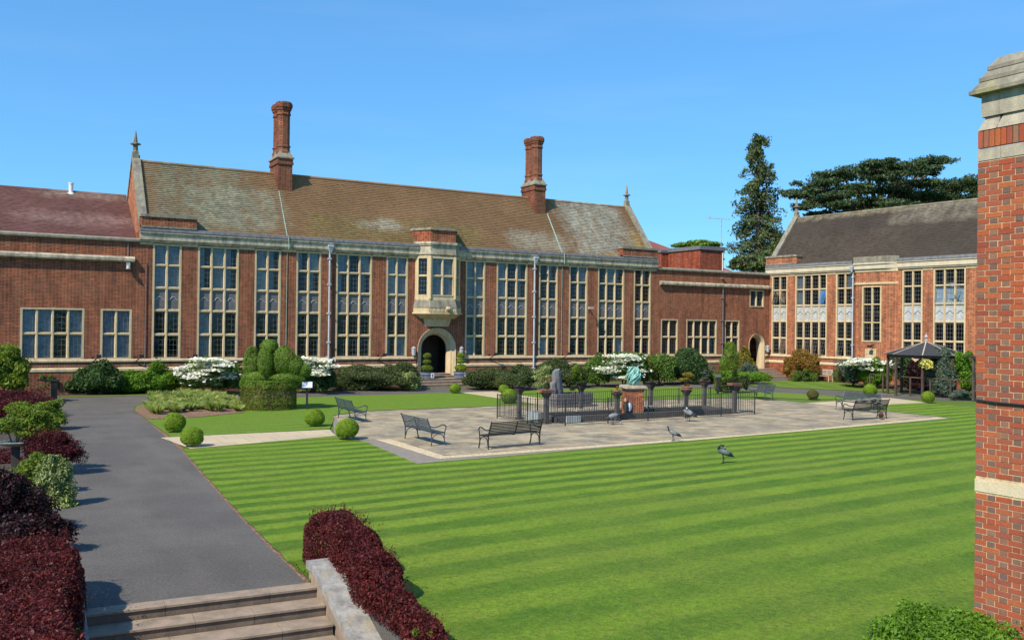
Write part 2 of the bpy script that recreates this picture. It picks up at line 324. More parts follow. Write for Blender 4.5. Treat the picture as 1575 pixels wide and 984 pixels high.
ROWS5 = [(1.98, 3.17, 'g'), (3.35, 4.55, 'g'), (4.72, 5.83, 'p'), (6.0, 7.13, 'g'), (7.28, 8.33, 'g')]
ROWS2 = [(1.98, 3.2, 'g'), (3.36, 4.58, 'g')]
wr = random.Random(3)
def window(parent, x0, x1, nl, rows, y=0.0, rz=0.0, org=None, curt=None, panel=None, orn=None, stone=None, jamb=0.11, tilt=()):
    w = x1 - x0; zb, zt = rows[0][0] - 0.08, rows[-1][1] + 0.09; mw = 0.15
    lw = (w - 2 * jamb - (nl - 1) * mw) / nl; lights = [(jamb + i * (lw + mw), jamb + i * (lw + mw) + lw) for i in range(nl)]
    f = MB(); f.box(0, jamb, -0.014, 0.2, zb, zt); f.box(w - jamb, w, -0.014, 0.2, zb, zt)
    f.box(jamb, w - jamb, -0.018, 0.21, zt - 0.09, zt); f.box(jamb, w - jamb, -0.04, 0.21, zb, zb + 0.08)
    for i in range(nl - 1):
        a = lights[i][1]; f.xprism([(0.2, 0), (0.02, 0), (0.02, 1), (0.2, 1)], 0, 0) if False else None
        pl = [(a, 0.2), (a, 0.10), (a + 0.035, 0.015), (a + mw - 0.035, 0.015), (a + mw, 0.10), (a + mw, 0.2)]
        f.flat(pl, zb + 0.08, zt - 0.09)
    for r0_, r1_ in zip(rows, rows[1:]):
        for a, b in lights: f.xprism([(0.19, r0_[1]), (0.105, r0_[1]), (0.03, r0_[1] + 0.05), (0.03, r1_[0] - 0.03), (0.105, r1_[0]), (0.19, r1_[0])], a, b)
    o = f.build('window', stone or STONE, parent, org if org else (x0, y, 0), rz)
    g = MB(); p = MB(); c = MB(); cl = MB()
    for ri, (za, zb_, kind) in enumerate(rows):
        if kind == 'p' and g.v:
            g.build('glass', GLASS, o); g = MB()
            if c.v: c.build('curtain', CURTAIN, o); c = MB()
            if cl.v: cl.build('blind', CURTAIN_L, o); cl = MB()
        for li, (a, b) in enumerate(lights):
            if kind == 'p':
                p.box(a, b, 0.11, 0.15, za, zb_, 0); zm = za + (zb_ - za) * 0.52; u = (b - a)
                p.tube([(a + 0.02, 0.105, zm - 0.07), (a + u * 0.22, 0.1, zm - 0.02), (a + u * 0.34, 0.1, zm + 0.09), (a + u * 0.5, 0.1, zm + 0.13),
                        (a + u * 0.66, 0.1, zm + 0.09), (a + u * 0.78, 0.1, zm - 0.02), (b - 0.02, 0.105, zm - 0.07)], 0.022, 5, 1)
            else:
                dy = 0.0
                if (ri, li) in tilt:
                    g.quad((a + 0.02, 0.12, zb_ - 0.02), (b - 0.02, 0.12, zb_ - 0.02), (b - 0.02, -0.22, za + 0.05), (a + 0.02, -0.22, za + 0.05))
                    f2 = 0
                else:
                    t = wr.uniform(-0.012, 0.012); s_ = wr.uniform(-0.01, 0.01)
                    g.quad((a, 0.115 + t, za), (b, 0.115 + s_, za), (b, 0.115 - t, zb_), (a, 0.115 - s_, zb_))
                k = (curt or {}).get((ri, li), 0)
                if k:
                    fr = 1.0 if k != 2 else 0.5; tgt = cl if k == 3 else c
                    xa, xb = (a, a + (b - a) * fr); nseg = 10
                    for q in range(nseg):
                        xq, xr = xa + (xb - xa) * q / nseg, xa + (xb - xa) * (q + 1) / nseg
                        tgt.quad((xq, 0.22 + 0.025 * (q % 2), za), (xr, 0.22 + 0.025 * ((q + 1) % 2), za), (xr, 0.22 + 0.025 * ((q + 1) % 2), zb_), (xq, 0.22 + 0.025 * (q % 2), zb_))
    g.build('glass', GLASS, o)
    if p.v: p.build('spandrel_panel', [panel or PANEL, orn or ORN], o)
    if c.v: c.build('curtain', CURTAIN, o)
    if cl.v: cl.build('blind', CURTAIN_L, o)
    return o

def tiles(name, parent, mat, x0, x1, e, r, tw=0.2, ch=0.16, seed=1):
    """one clay tile after another: e, r = (y, z) of eave and ridge"""
    g = np.random.default_rng(seed); L = math.hypot(r[0] - e[0], r[1] - e[1]); n = int(L / ch); ch = L / n
    d = np.array([(r[0] - e[0]) / L, (r[1] - e[1]) / L]); nr = np.array([-d[1], d[0]]) * (1 if e[0] < r[0] else -1)
    V_ = []; 
    for i in range(n):
        off = (i % 2) * tw / 2; xs = np.arange(x0 - off, x1, tw); a = np.clip(xs, x0, x1); b = np.clip(xs + tw - 0.006, x0, x1); k = b - a > 0.02
        a, b = a[k], b[k]; m = len(a); up = 0.034 + g.normal(0, 0.006, m); dn = g.normal(0, 0.004, m); sag = 0.025 * np.sin(a * 0.45 + 1) * math.sin(math.pi * i / n)
        def pt(x, t, h): return np.stack([x, e[0] + d[0] * t + nr[0] * h, e[1] + d[1] * t + nr[1] * h], -1)
        t0 = i * ch + dn - 0.012; t1 = (i + 1) * ch + 0.02
        V_.append(np.stack([pt(a, t0, sag - 0.01), pt(b, t0, sag - 0.01), pt(b, t0, up + sag), pt(a, t0, up + sag), pt(b, np.full(m, t1), 0.002 + sag), pt(a, np.full(m, t1), 0.002 + sag)], 1))
    V_ = np.concatenate(V_); T = len(V_); fb = np.array([[0, 1, 2, 3], [3, 2, 4, 5]])
    return raw_mesh(name, V_.reshape(-1, 3), (np.arange(T)[:, None, None] * 6 + fb).reshape(-1, 4), mat, parent)

def raw_mesh(name, V_, Q, mats, parent=None, loc=(0, 0, 0), mi=None, rz=0.0):
    me = bpy.data.meshes.new(name); nv, nf, w = len(V_), len(Q), Q.shape[1]
    me.vertices.add(nv); me.vertices.foreach_set('co', np.ascontiguousarray(V_, dtype=np.float32).ravel())
    me.loops.add(nf * w); me.loops.foreach_set('vertex_index', np.ascontiguousarray(Q, dtype=np.int32).ravel())
    me.polygons.add(nf); me.polygons.foreach_set('loop_start', np.arange(nf, dtype=np.int32) * w)
    for m in (mats if isinstance(mats, (list, tuple)) else [mats]): me.materials.append(m)
    if mi is not None: me.polygons.foreach_set('material_index', np.asarray(mi, dtype=np.int32))
    me.update(calc_edges=True); me.validate()
    return link(name, me, parent, loc, rz)

def arch_pts(cx, w, z0, zs, n=20):
    return [(cx - w, z0)] + [(cx - w * math.cos(math.pi * i / n), zs + w * 1.0 * math.sin(math.pi * i / n)) for i in range(n + 1)] + [(cx + w, z0)]
def arch_ring(mb, cx, wi, wo, z0, zs, yi, yo, m=0, yb=None):
    """stone arch from outer edge (front y = yo) to inner edge (y = yi), with an outer and inner return"""
    A, B = arch_pts(cx, wo, z0, zs), arch_pts(cx, wi, z0, zs)
    yb = 0.4 if yb is None else yb
    for i in range(len(A) - 1):
        a, b, c, d = A[i], A[i + 1], B[i + 1], B[i]
        mb.quad((a[0], yo, a[1]), (d[0], yi, d[1]), (c[0], yi, c[1]), (b[0], yo, b[1]), m)
        mb.quad((a[0], yo, a[1]), (b[0], yo, b[1]), (b[0], yb, b[1]), (a[0], yb, a[1]), m)
        mb.quad((d[0], yi, d[1]), (d[0], yb, d[1]), (c[0], yb, c[1]), (c[0], yi, c[1]), m)
def arch_infill(mb, cx, w, zs, z1, y0, y1, m=0):
    A = [p for p in arch_pts(cx, w, zs, zs)][1:-1]
    for a, b in zip(A, A[1:]):
        mb.quad((a[0], y0, a[1]), (b[0], y0, b[1]), (b[0], y0, z1), (a[0], y0, z1), m)
        mb.quad((a[0], y0, a[1]), (a[0], y1, a[1]), (b[0], y1, b[1]), (b[0], y0, b[1]), m)

def bands(parent, x0, x1, gaps=(), y=0.0):
    """brick plinth, two stone bands and the soldier course between them, broken at doors"""
    cuts = [x0] + [c for g in gaps for c in g] + [x1]; segs = [(cuts[i], cuts[i + 1]) for i in range(0, len(cuts), 2)]
    pl, st, so_ = MB(), MB(), MB()
    for a, b in segs:
        pl.box(a, b, y - 0.07, y + 0.01, -0.1, 1.2); so_.box(a, b, y - 0.03, y + 0.01, 1.44, 1.75)
        st.xprism([(y + 0.01, 1.2), (y - 0.075, 1.2), (y - 0.11, 1.24), (y - 0.11, 1.36), (y - 0.04, 1.44), (y + 0.01, 1.44)], a, b)
        st.xprism([(y + 0.01, 1.75), (y - 0.09, 1.75), (y - 0.09, 1.84), (y - 0.045, 1.9), (y + 0.01, 1.9)], a, b)
    pl.build('plinth', BRICK, parent); st.build('stone_band', STONE, parent); so_.build('soldier_course', SOLDIER, parent)

def cornice(parent, x0, x1, stone, y=0.0, gut=True):
    c = MB(); c.xprism([(y + 0.02, 8.46), (y - 0.06, 8.46), (y - 0.13, 8.52), (y - 0.13, 8.58), (y - 0.20, 8.62), (y - 0.20, 8.92), (y - 0.28, 8.99), (y - 0.28, 9.03), (y + 0.02, 9.03)], x0, x1)
    c.build('cornice', stone, parent)
    if gut:
        g = MB(); g.xprism([(y + 0.1, 9.03), (y - 0.24, 9.03), (y - 0.26, 9.12), (y - 0.22, 9.29), (y - 0.15, 9.30), (y - 0.13, 9.2), (y + 0.1, 9.2)], x0, x1)
        g.build('gutter', LEAD, parent)

def downpipe(parent, x, ztop=8.75, y=-0.02, hopper=True, mat=None, r=0.06):
    p = MB(); p.tube([(x, y - 0.12, 0.1), (x, y - 0.12, ztop)], r, 10)
    for z in (1.0, 2.8, 4.6, 6.4, 8.0): p.box(x - 0.1, x + 0.1, y - 0.19, y + 0.02, z, z + 0.09)
    o = p.build('downpipe', mat or PIPE, parent)
    if hopper:
        h = MB(); h.lathe([(0.08, ztop - 0.35), (0.1, ztop - 0.3), (0.2, ztop - 0.05), (0.22, ztop), (0.24, ztop + 0.02), (0.24, ztop + 0.14), (0.2, ztop + 0.14)], (x, y - 0.24), 4, 0, math.pi / 4)
        h.build('rainwater_hopper', mat or PIPE, o)
    return o

def finial(parent, x, y, z):
    z -= 0.15; m = MB(); m.box(x - 0.17, x + 0.17, y - 0.17, y + 0.17, z, z + 0.35); m.lathe([(0.2, z + 0.35), (0.15, z + 0.42), (0.14, z + 0.75), (0.3, z + 0.8), (0.3, z + 0.86), (0.13, z + 0.92), (0.035, z + 1.6), (0.0, z + 1.66)], (x, y), 8)
    m.bar((x - 0.3, y, z + 0.83), (x + 0.3, y, z + 0.83), 0.08, 0.08); m.build('finial', STONE_L, parent)

def gable(parent, x0, x1, zb, zap, depth, brick, ys=0.3):
    """gable wall with stone coping; ridge runs along x at half depth"""
    m = MB(); h = depth / 2
    m.prism([(0.36, 0.0), (depth, 0.0), (depth, zb), (h, zap), (0.36, zb + 0.36 * (zap - zb) / h)], lambda p, t: (t, p[0], p[1]), x0, x1)
    m.build('gable_wall', brick, parent)
    c = MB(); s = (zap - zb) / h
    for sgn in (1, -1):
        P = [(ys, zb + ys * s + 0.01), (ys, zb + ys * s + 0.34), (h, zap + 0.34), (h, zap + 0.01)] if sgn == 1 else [(h, zap + 0.01), (h, zap + 0.34), (depth, zb + 0.34), (depth, zb + 0.01)]
        c.prism(P, lambda p, t: (t, p[0], p[1]), x0 - 0.06, x1 + 0.1)
    c.build('gable_coping', STONE_L, parent); finial(parent, (x0 + x1) / 2, h, zap + 0.3)

def parapet(parent, x0, x1, y0, z0, z1, brick):
    m = MB(); m.box(x0, x1, y0, 0.45, z0, z1 - 0.1); p = m.build('parapet', brick, parent)
    c = MB(); c.box(x0 - 0.05, x1 + 0.05, y0 - 0.07, 0.5, z1 - 0.1, z1 + 0.02); c.box(x0 - 0.02, x1 + 0.02, y0 - 0.03, 0.47, z1 + 0.02, z1 + 0.07); c.box(x0, x1, y0 - 0.05, 0.3, z0 + 0.0, z0 + 0.1); c.build('parapet_coping', STONE_L, p)

def shell(mb, x0, x1, ya, yb, z1, m=0):
    mb.box(x0, x0 + 0.3, ya, yb, 0, z1, m); mb.box(x1 - 0.3, x1, ya, yb, 0, z1, m); mb.box(x0 + 0.3, x1 - 0.3, yb - 0.3, yb, 0, z1, m)

# ------------------------------------------------------------------ the great hall
Y0 = 54.5; HX0, HX1 = 7.45, 44.6; DEP = 7.2
HALL = thing('great_hall', 'long red brick school hall with tall stone mullioned windows, two chimneys and mossy tiled roof', 'building', (0, Y0, 0))
c1 = {(3, 0): 1, (3, 1): 1, (4, 0): 1, (4, 1): 1}
WIN = [(8.16, 9.72, 2, c1), (10.62, 12.96, 3, {(0, 0): 1, (1, 0): 1, (3, 0): 2, (3, 1): 1, (3, 2): 2, (4, 0): 2, (4, 1): 3, (4, 2): 2}), (13.9, 15.48, 2, {(3, 0): 3, (3, 1): 2, (4, 0): 1, (4, 1): 2}),
       (16.43, 18.0, 2, {(4, 0): 2, (4, 1): 3, (3, 1): 2}), (18.97, 21.36, 3, {(4, 0): 1, (4, 2): 1, (3, 0): 2, (3, 2): 2}), (22.34, 23.85, 2, {(3, 0): 3, (3, 1): 1, (4, 0): 3, (4, 1): 1, (0, 1): 1, (0, 0): 2}),
       (28.1, 29.6, 2, {(3, 0): 1, (3, 1): 1, (4, 0): 1, (4, 1): 1, (0, 0): 1}), (30.5, 32.98, 3, {(3, 0): 1, (4, 0): 1, (3, 2): 2, (4, 2): 2}), (33.95, 35.55, 2, {(4, 1): 2, (0, 0): 3}), (36.53, 38.15, 2, {(4, 1): 1, (3, 1): 2}),
       (39.08, 41.5, 3, {(4, 1): 1, (4, 2): 2, (0, 2): 3}), (42.42, 44.06, 2, {(4, 1): 2})]
ops = [(a, b, 1.9, 8.42) for a, b, n, c in WIN] + [(24.6, 27.4, 0.5, 3.8), (24.75, 27.3, 5.7, 8.35)]
m = MB(); wall(m, HX0, HX1, -0.1, 9.1, ops); arch_infill(m, 26.0, 1.4, 2.4, 3.8, 0.0, 0.35)
shell(m, HX0, HX1, 0.35, DEP, 9.1); m.build('wall', BRICK, HALL)
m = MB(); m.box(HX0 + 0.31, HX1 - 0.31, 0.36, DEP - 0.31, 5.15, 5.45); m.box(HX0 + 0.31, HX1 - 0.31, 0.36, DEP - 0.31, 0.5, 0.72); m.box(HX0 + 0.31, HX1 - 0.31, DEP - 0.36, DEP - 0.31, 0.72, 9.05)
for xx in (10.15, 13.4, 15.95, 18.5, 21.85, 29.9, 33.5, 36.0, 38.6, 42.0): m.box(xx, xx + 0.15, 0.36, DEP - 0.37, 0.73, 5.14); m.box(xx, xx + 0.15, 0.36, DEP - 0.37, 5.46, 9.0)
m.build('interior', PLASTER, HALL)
for i, (a, b, n, c) in enumerate(WIN): window(HALL, a, b, n, ROWS5, curt=c)
bands(HALL, HX0, HX1, [(24.5, 27.5)])
m = MB(); edges = [HX0] + [v for a, b, n, c in WIN for v in (a, b)] + [HX1]
for i in range(0, len(edges), 2): m.box(edges[i] + 0.02, edges[i + 1] - 0.02, -0.035, 0.01, 8.34, 8.46)
m.build('pier_cap', STONE, HALL)
cornice(HALL, HX0, HX1, STONE_G)
parapet(HALL, HX0 + 0.05, 10.5, -0.21, 9.3, 10.0, BRICK); parapet(HALL, 41.2, HX1 - 0.08, -0.21, 9.3, 10.0, BRICK)
RT = roof_mat('mossy_clay_tiles', (0.30, 0.17, 0.085), (0.22, 0.125, 0.07),
              [(8, 14.5, (0.23, 0.21, 0.14), 0.85, 9, 14), (10, 16.2, (0.33, 0.31, 0.22), 0.7, 9.5, 12.5), (17, 30, (0.24, 0.18, 0.07), 0.7, 9, 11.2), (20.5, 24.5, (0.42, 0.37, 0.29), 0.8, 10, 11), (37, 43.5, (0.40, 0.37, 0.30), 0.95, 9, 14),
               (31.5, 37, (0.40, 0.36, 0.28), 0.75, 9.2, 11.0), (42.5, 44.5, (0.30, 0.24, 0.16), 0.6, 9, 12), (39.0, 41.6, (0.42, 0.24, 0.05), 0.95, 8.8, 9.7), (43.0, 44.5, (0.45, 0.27, 0.05), 0.9, 9.6, 11.6)])
ro = tiles('roof', HALL, RT, HX0 + 0.35, HX1 - 0.3, (-0.02, 9.16), (3.6, 13.62))
m = MB(); m.quad((HX0 + 0.3, 0.0, 9.14), (HX1 - 0.3, 0.0, 9.14), (HX1 - 0.3, 3.6, 13.59), (HX0 + 0.3, 3.6, 13.59)); m.quad((HX1 - 0.3, DEP, 9.1), (HX0 + 0.3, DEP, 9.1), (HX0 + 0.3, 3.6, 13.59), (HX1 - 0.3, 3.6, 13.59))
m.build('roof_underlay', RT, ro)
m = MB(); x = HX0 + 0.4
while x < HX1 - 0.4: m.tube([(x, 3.6, 13.58), (x + 0.43, 3.6, 13.585)], [0.125, 0.118], 8); x += 0.44
m.build('ridge_tiles', RT, ro)
gable(HALL, HX0 + 0.03, HX0 + 0.34, 9.1, 13.62, DEP, BRICK_LIT); gable(HALL, HX1 - 0.36, HX1 - 0.05, 9.1, 13.62, DEP, BRICK)  # west gable takes the brick with sun in its colour, east gable the plain one
for xa, xb in ((15.95, 16.87), (35.1, 36.05)):
    xc = (xa + xb) / 2; m = MB(); m.box(xa, xb, 2.6, 4.5, 11.2, 14.2); m.box(xa - 0.06, xb + 0.06, 2.54, 4.56, 14.12, 14.28); m.box(xa - 0.03, xb + 0.03, 2.57, 4.53, 14.28, 14.5); ch = m.build('chimney', BRICK_C, HALL)
    s = MB(); s.box(xa - 0.1, xb + 0.1, 2.5, 4.6, 14.5, 14.58)
    s.add([(xa - 0.06, 2.54, 14.58), (xb + 0.06, 2.54, 14.58), (xb + 0.06, 4.56, 14.58), (xa - 0.06, 4.56, 14.58), (xa + 0.14, 2.78, 15.0), (xb - 0.14, 2.78, 15.0), (xb - 0.14, 4.3, 15.0), (xa + 0.14, 4.3, 15.0)], [(0, 1, 5, 4), (1, 2, 6, 5), (2, 3, 7, 6), (3, 0, 4, 7), (4, 5, 6, 7)])
    s.build('stone_shoulder', STONE_L, ch)
    for yc in (3.12, 4.0):
        q = MB(); q.lathe([(0.46, 14.6), (0.46, 15.0), (0.41, 15.1), (0.41, 15.25), (0.46, 15.28), (0.46, 15.36), (0.40, 15.4), (0.40, 17.3), (0.46, 17.34), (0.46, 17.42), (0.42, 17.46), (0.43, 17.6), (0.49, 17.66), (0.49, 17.74), (0.55, 17.82), (0.57, 18.05), (0.52, 18.07), (0.5, 18.16), (0.3, 18.16), (0.3, 17.9)], (xc, yc), 8, 0, math.pi / 8)
        q.build('chimney_shaft', BRICK_C, ch)
m = MB(); k = (13.62 - 9.16) / 3.6
m.bar((16.0, 2.55, 9.16 + 2.6 * k), (15.85, 0.0, 9.26), 0.05, 0.03); m.bar((15.85, -0.24, 9.3), (15.85, 0.0, 9.28), 0.09, 0.03); m.bar((15.85, -0.295, 8.5), (15.85, -0.295, 9.3), 0.09, 0.02); m.bar((15.85, -0.02, 1.9), (15.85, -0.02, 8.46), 0.04, 0.02)
m.build('copper_conductor', COPPER, HALL)
m = MB(); m.bar((36.2, 2.55, 9.18 + 2.6 * k), (35.9, 0.0, 9.28), 0.08, 0.03); m.bar((35.9, -0.295, 8.5), (35.9, -0.295, 9.3), 0.07, 0.02); m.bar((35.9, -0.02, 1.9), (35.9, -0.02, 8.46), 0.035, 0.02); m.build('copper_conductor', COPPER, HALL)
downpipe(HALL, 18.5); downpipe(HALL, 33.5)
m = MB(); m.tube([(HX0 + 0.35, -0.05, 0.3), (HX0 + 0.35, -0.05, 7.3)], 0.02, 6); m.build('wall_cable', LEAD, HALL)
def floodlight(parent, x, z, y=0.0):
    m = MB(); m.bar((x, y - 0.02, z), (x, y - 0.02, z - 0.45), 0.05, 0.04); m.bar((x, y - 0.03, z - 0.35), (x + 0.3, y - 0.42, z + 0.0), 0.05, 0.04); m.box(x + 0.18, x + 0.42, y - 0.56, y - 0.40, z - 0.08, z + 0.1); m.build('floodlight', IRON, parent)
for x in (10.15, 13.3, 21.8, 29.95, 36.0, 38.6): floodlight(HALL, x, 2.05)
m = MB(); m.bar((38.25, -0.02, 5.35), (38.25, -0.5, 5.35), 0.06, 0.06); m.box(37.9, 38.3, -0.62, -0.45, 5.3, 5.45); m.build('security_camera', GREY, HALL)
# arched doorway under the oriel
m = MB(); arch_ring(m, 26.0, 1.2, 1.4, 0.5, 2.4, 0.05, -0.06); arch_ring(m, 26.0, 1.08, 1.2, 0.5, 2.4, 0.12, 0.1, 0, 0.5); arch_ring(m, 26.0, 0.95, 1.08, 0.5, 2.4, 0.42, 0.2, 0, 0.6)
ds = m.build('doorway', STONE, HALL)
m = MB(); m.box(24.85, 27.15, 2.2, 2.28, 0.72, 3.8); m.build('door', OAK, ds)
for x in (24.25, 27.75):
    m = MB(); m.box(x - 0.08, x + 0.08, -0.05, 0.01, 2.1, 2.5); m.lathe([(0.05, 1.95), (0.12, 2.0), (0.13, 2.42), (0.16, 2.46), (0.03, 2.58)], (x, -0.2), 6); m.build('wall_lantern', GREY, HALL)
# oriel window over the door
OP = [(24.37, 0.02), (25.12, -0.75), (26.93, -0.75), (27.68, 0.02)]
def oplan(e, y=0.02): return [(24.37 - e * 0.41 - (e if False else 0) - e * 0.6, y), (25.12 - e * 0.41, -0.75 - e), (26.93 + e * 0.41, -0.75 - e), (27.68 + e * 1.01, y)]
OR = MB(); OR.flat(oplan(-0.02), 8.5, 8.62); OR.flat(oplan(0.06), 8.62, 8.72); OR.flat(oplan(0.02), 8.72, 9.22); OR.flat(oplan(0.1), 9.22, 9.3); OR.flat(oplan(0.14), 9.3, 9.45)
oo = OR.build('oriel', STONE_G, HALL); OR = MB(); OR.flat(oplan(0.03), 5.6, 5.66); OR.build('oriel_floor', STONE_G, oo)
m = MB(); m.flat(oplan(0.0, 0.6), 9.45, 10.22); m.build('oriel_parapet', BRICK, oo)
m = MB(); m.flat(oplan(0.1, 0.7), 10.22, 10.32); m.flat(oplan(0.04, 0.66), 10.32, 10.38); m.build('oriel_coping', STONE_L, oo)
m = MB()
def loft(mb, a, za, b, zb, mi=0):
    n = len(a); v = [(p[0], p[1], za) for p in a] + [(p[0], p[1], zb) for p in b]
    mb.add(v, [(i, (i + 1) % n, n + (i + 1) % n, n + i) for i in range(n)] + [tuple(range(n)), tuple(range(2 * n - 1, n - 1, -1))], mi)
loft(m, oplan(0.16), 5.14, oplan(0.03), 5.6); m.build('oriel_apron', STONE_L, oo)
m = MB(); m.flat(oplan(0.12), 4.82, 5.14); m.flat(oplan(0.2), 4.72, 4.82)
for i in range(7): m.box(24.95 + i * 0.3, 25.17 + i * 0.3, -0.9, -0.86, 4.87, 5.09)
loft(m, [(24.75, 0.02), (25.3, -0.42), (26.75, -0.42), (27.3, 0.02)], 4.42, oplan(0.1), 4.72); loft(m, [(25.1, 0.02), (25.5, -0.12), (26.5, -0.12), (26.9, 0.02)], 3.9, [(24.95, 0.02), (25.42, -0.3), (26.62, -0.3), (27.1, 0.02)], 4.42); m.lathe([(0.03, 4.95), (0.16, 5.0), (0.19, 5.1), (0.12, 5.2)], (26.35, -0.98), 8)
m.build('oriel_corbel', STONE, oo)
OROWS = [(5.98, 7.13, 'g'), (7.3, 8.36, 'g')]
cl_ = 0.77 * math.sqrt(2) * 0.985
m = MB(); 
for p, q in zip(OP, OP[1:]): pass
oa = math.atan2(-0.77, 0.75)
window(HALL, 0, math.hypot(0.75, 0.77), 1, [(5.74, 5.76, 'x')] and OROWS, rz=oa, org=(24.37, 0.02, 0), curt={}, jamb=0.24)
window(HALL, 25.12, 26.93, 2, OROWS, y=-0.75, curt={(0, 0): 1, (0, 1): 1, (1, 0): 1, (1, 1): 1}, jamb=0.16)
window(HALL, 0, math.hypot(0.75, 0.77), 1, OROWS, rz=-oa, org=(26.93, -0.75, 0), jamb=0.24)
m = MB(); 
for p, q in zip(oplan(0.0), oplan(0.0)[1:]): m.bar((p[0], p[1] + 0.06, 5.78), (q[0], q[1] + 0.06, 5.78), 0.14, 0.25); m.bar((p[0], p[1] + 0.06, 8.47), (q[0], q[1] + 0.06, 8.47), 0.14, 0.06)
for x, y in ((25.12, -0.75), (26.93, -0.75)): m.tube([(x, y, 5.7), (x, y, 8.5)], 0.1, 8)
m.build('oriel_mullions', STONE, oo)

# ------------------------------------------------------------------ west range and link range, in line with the hall
def low_range(o, x0, x1, wins, doors, str0, str1, extra_ops=()):
    ops = [(a, b, 1.9, 4.67) for a, b, n, c in wins] + [(cx - w, cx + w, 0.5, zs + w) for cx, w, zs in doors] + list(extra_ops)
    m = MB(); wall(m, x0, x1, -0.1, 8.43, ops); shell(m, x0, x1, 0.35, 8, 8.3)
    for cx, w, zs in doors: arch_infill(m, cx, w, zs, zs + w, 0.0, 0.35)
    m.build('wall', BRICK, o)
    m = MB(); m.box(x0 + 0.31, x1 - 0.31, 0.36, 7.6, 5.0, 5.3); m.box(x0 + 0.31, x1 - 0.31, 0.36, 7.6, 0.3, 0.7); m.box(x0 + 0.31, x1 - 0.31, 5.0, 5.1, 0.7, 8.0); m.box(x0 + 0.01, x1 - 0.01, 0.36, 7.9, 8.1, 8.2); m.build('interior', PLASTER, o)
    for a, b, n, c in wins: window(o, a, b, n, ROWS2, curt=c)
    bands(o, x0, x1, [(cx - w - 0.1, cx + w + 0.1) for cx, w, zs in doors])
    m = MB(); m.xprism([(0.5, 8.43), (-0.1, 8.43), (-0.14, 8.48), (-0.14, 8.58), (0.1, 8.68), (0.5, 8.68)], x0, x1); m.build('coping', STONE_L, o)
    m = MB(); m.xprism([(0.01, 7.28), (-0.12, 7.28), (-0.24, 7.36), (-0.24, 7.5), (-0.1, 7.6), (0.01, 7.62)], str0, str1); m.build('string_course', STONE_G, o)
allc = lambda n, ex=(): {(r, l): 1 for r in (0, 1) for l in range(n) if l not in ex}
WEST = thing('west_range', 'lower brick range left of the hall with purple red tiled roof behind its parapet', 'building', (0, Y0, 0))
low_range(WEST, -9.0, HX0, [(-2.4, 0.66, 4, allc(4)), (1.6, 4.69, 4, allc(4, (2,))), (5.5, 7.1, 2, allc(2))], [], -9.0, 7.2)
RP = roof_mat('purple_red_tiles', (0.175, 0.082, 0.074), (0.145, 0.068, 0.063), [(-10, 0.5, (0.22, 0.12, 0.11), 0.6, 9, 11), (1, 8, (0.30, 0.19, 0.17), 0.7, 9.3, 10.4), (2, 8, (0.34, 0.26, 0.2), 0.6, 11.2, 12)])
wr_ = tiles('roof', WEST, RP, -9.5, HX0 + 0.02, (1.2, 8.75), (6.0, 11.75), seed=4)
m = MB(); m.quad((-9.5, 1.2, 8.72), (HX0, 1.2, 8.72), (HX0, 6, 11.71), (-9.5, 6, 11.71)); m.quad((HX0, 11, 8.7), (-9.5, 11, 8.7), (-9.5, 6, 11.71), (HX0, 6, 11.71)); m.tube([(-9.5, 6, 11.72), (HX0, 6, 11.72)], 0.12, 8); m.build('ridge', RP, wr_)
m = MB(); m.lathe([(0.24, 11.55), (0.2, 11.66), (0.125, 11.7), (0.125, 12.2), (0.15, 12.2), (0.15, 12.28), (0.0, 12.3)], (4.36, 5.9), 12); m.build('vent_pipe', WHITE, WEST)
m = MB(); m.box(6.75, 6.95, -0.2, 0.0, 7.05, 7.3); m.lathe([(0.06, 7.1), (0.12, 6.95), (0.12, 6.9)], (6.85, -0.24), 10); m.tube([(6.85, -0.03, 7.65), (6.85, -0.03, 8.4)], 0.012, 5); m.build('security_light', GREY, WEST)
for x in (5.1, 7.28): floodlight(WEST, x, 2.05)
LINK = thing('link_range', 'low brick range between the hall and right wing with small arched doorway', 'building', (0, Y0, 0))
CX_D = (55.25, 0.88, 2.72)
low_range(LINK, HX1, 56.74, [(45.08, 46.8, 2, {}), (47.64, 50.86, 4, {(0, 3): 2}), (51.7, 53.32, 2, {})], [CX_D], 44.9, 56.7, [(54.42, 56.05, 5.8, 7.2)])
m = MB(); arch_ring(m, 55.25, 0.7, 0.88, 0.5, 2.72, 0.06, -0.05); arch_ring(m, 55.25, 0.6, 0.7, 0.5, 2.72, 0.3, 0.2, 0, 0.6); m.build('doorway', STONE, LINK)
m = MB(); m.box(54.4, 56.1, 2.4, 2.5, 0.7, 3.6); m.build('door', OAK, LINK)
window(LINK, 54.42, 56.05, 2, [(5.88, 7.11, 'g')])
downpipe(LINK, 51.35, 7.3, hopper=False, mat=LEAD, r=0.035)
m = MB(); m.box(56.25, 56.45, -0.06, 0.01, 2.2, 2.6); m.lathe([(0.05, 2.05), (0.12, 2.1), (0.13, 2.5), (0.16, 2.54), (0.03, 2.66)], (56.35, -0.2), 6); m.build('wall_lantern', GREY, LINK)

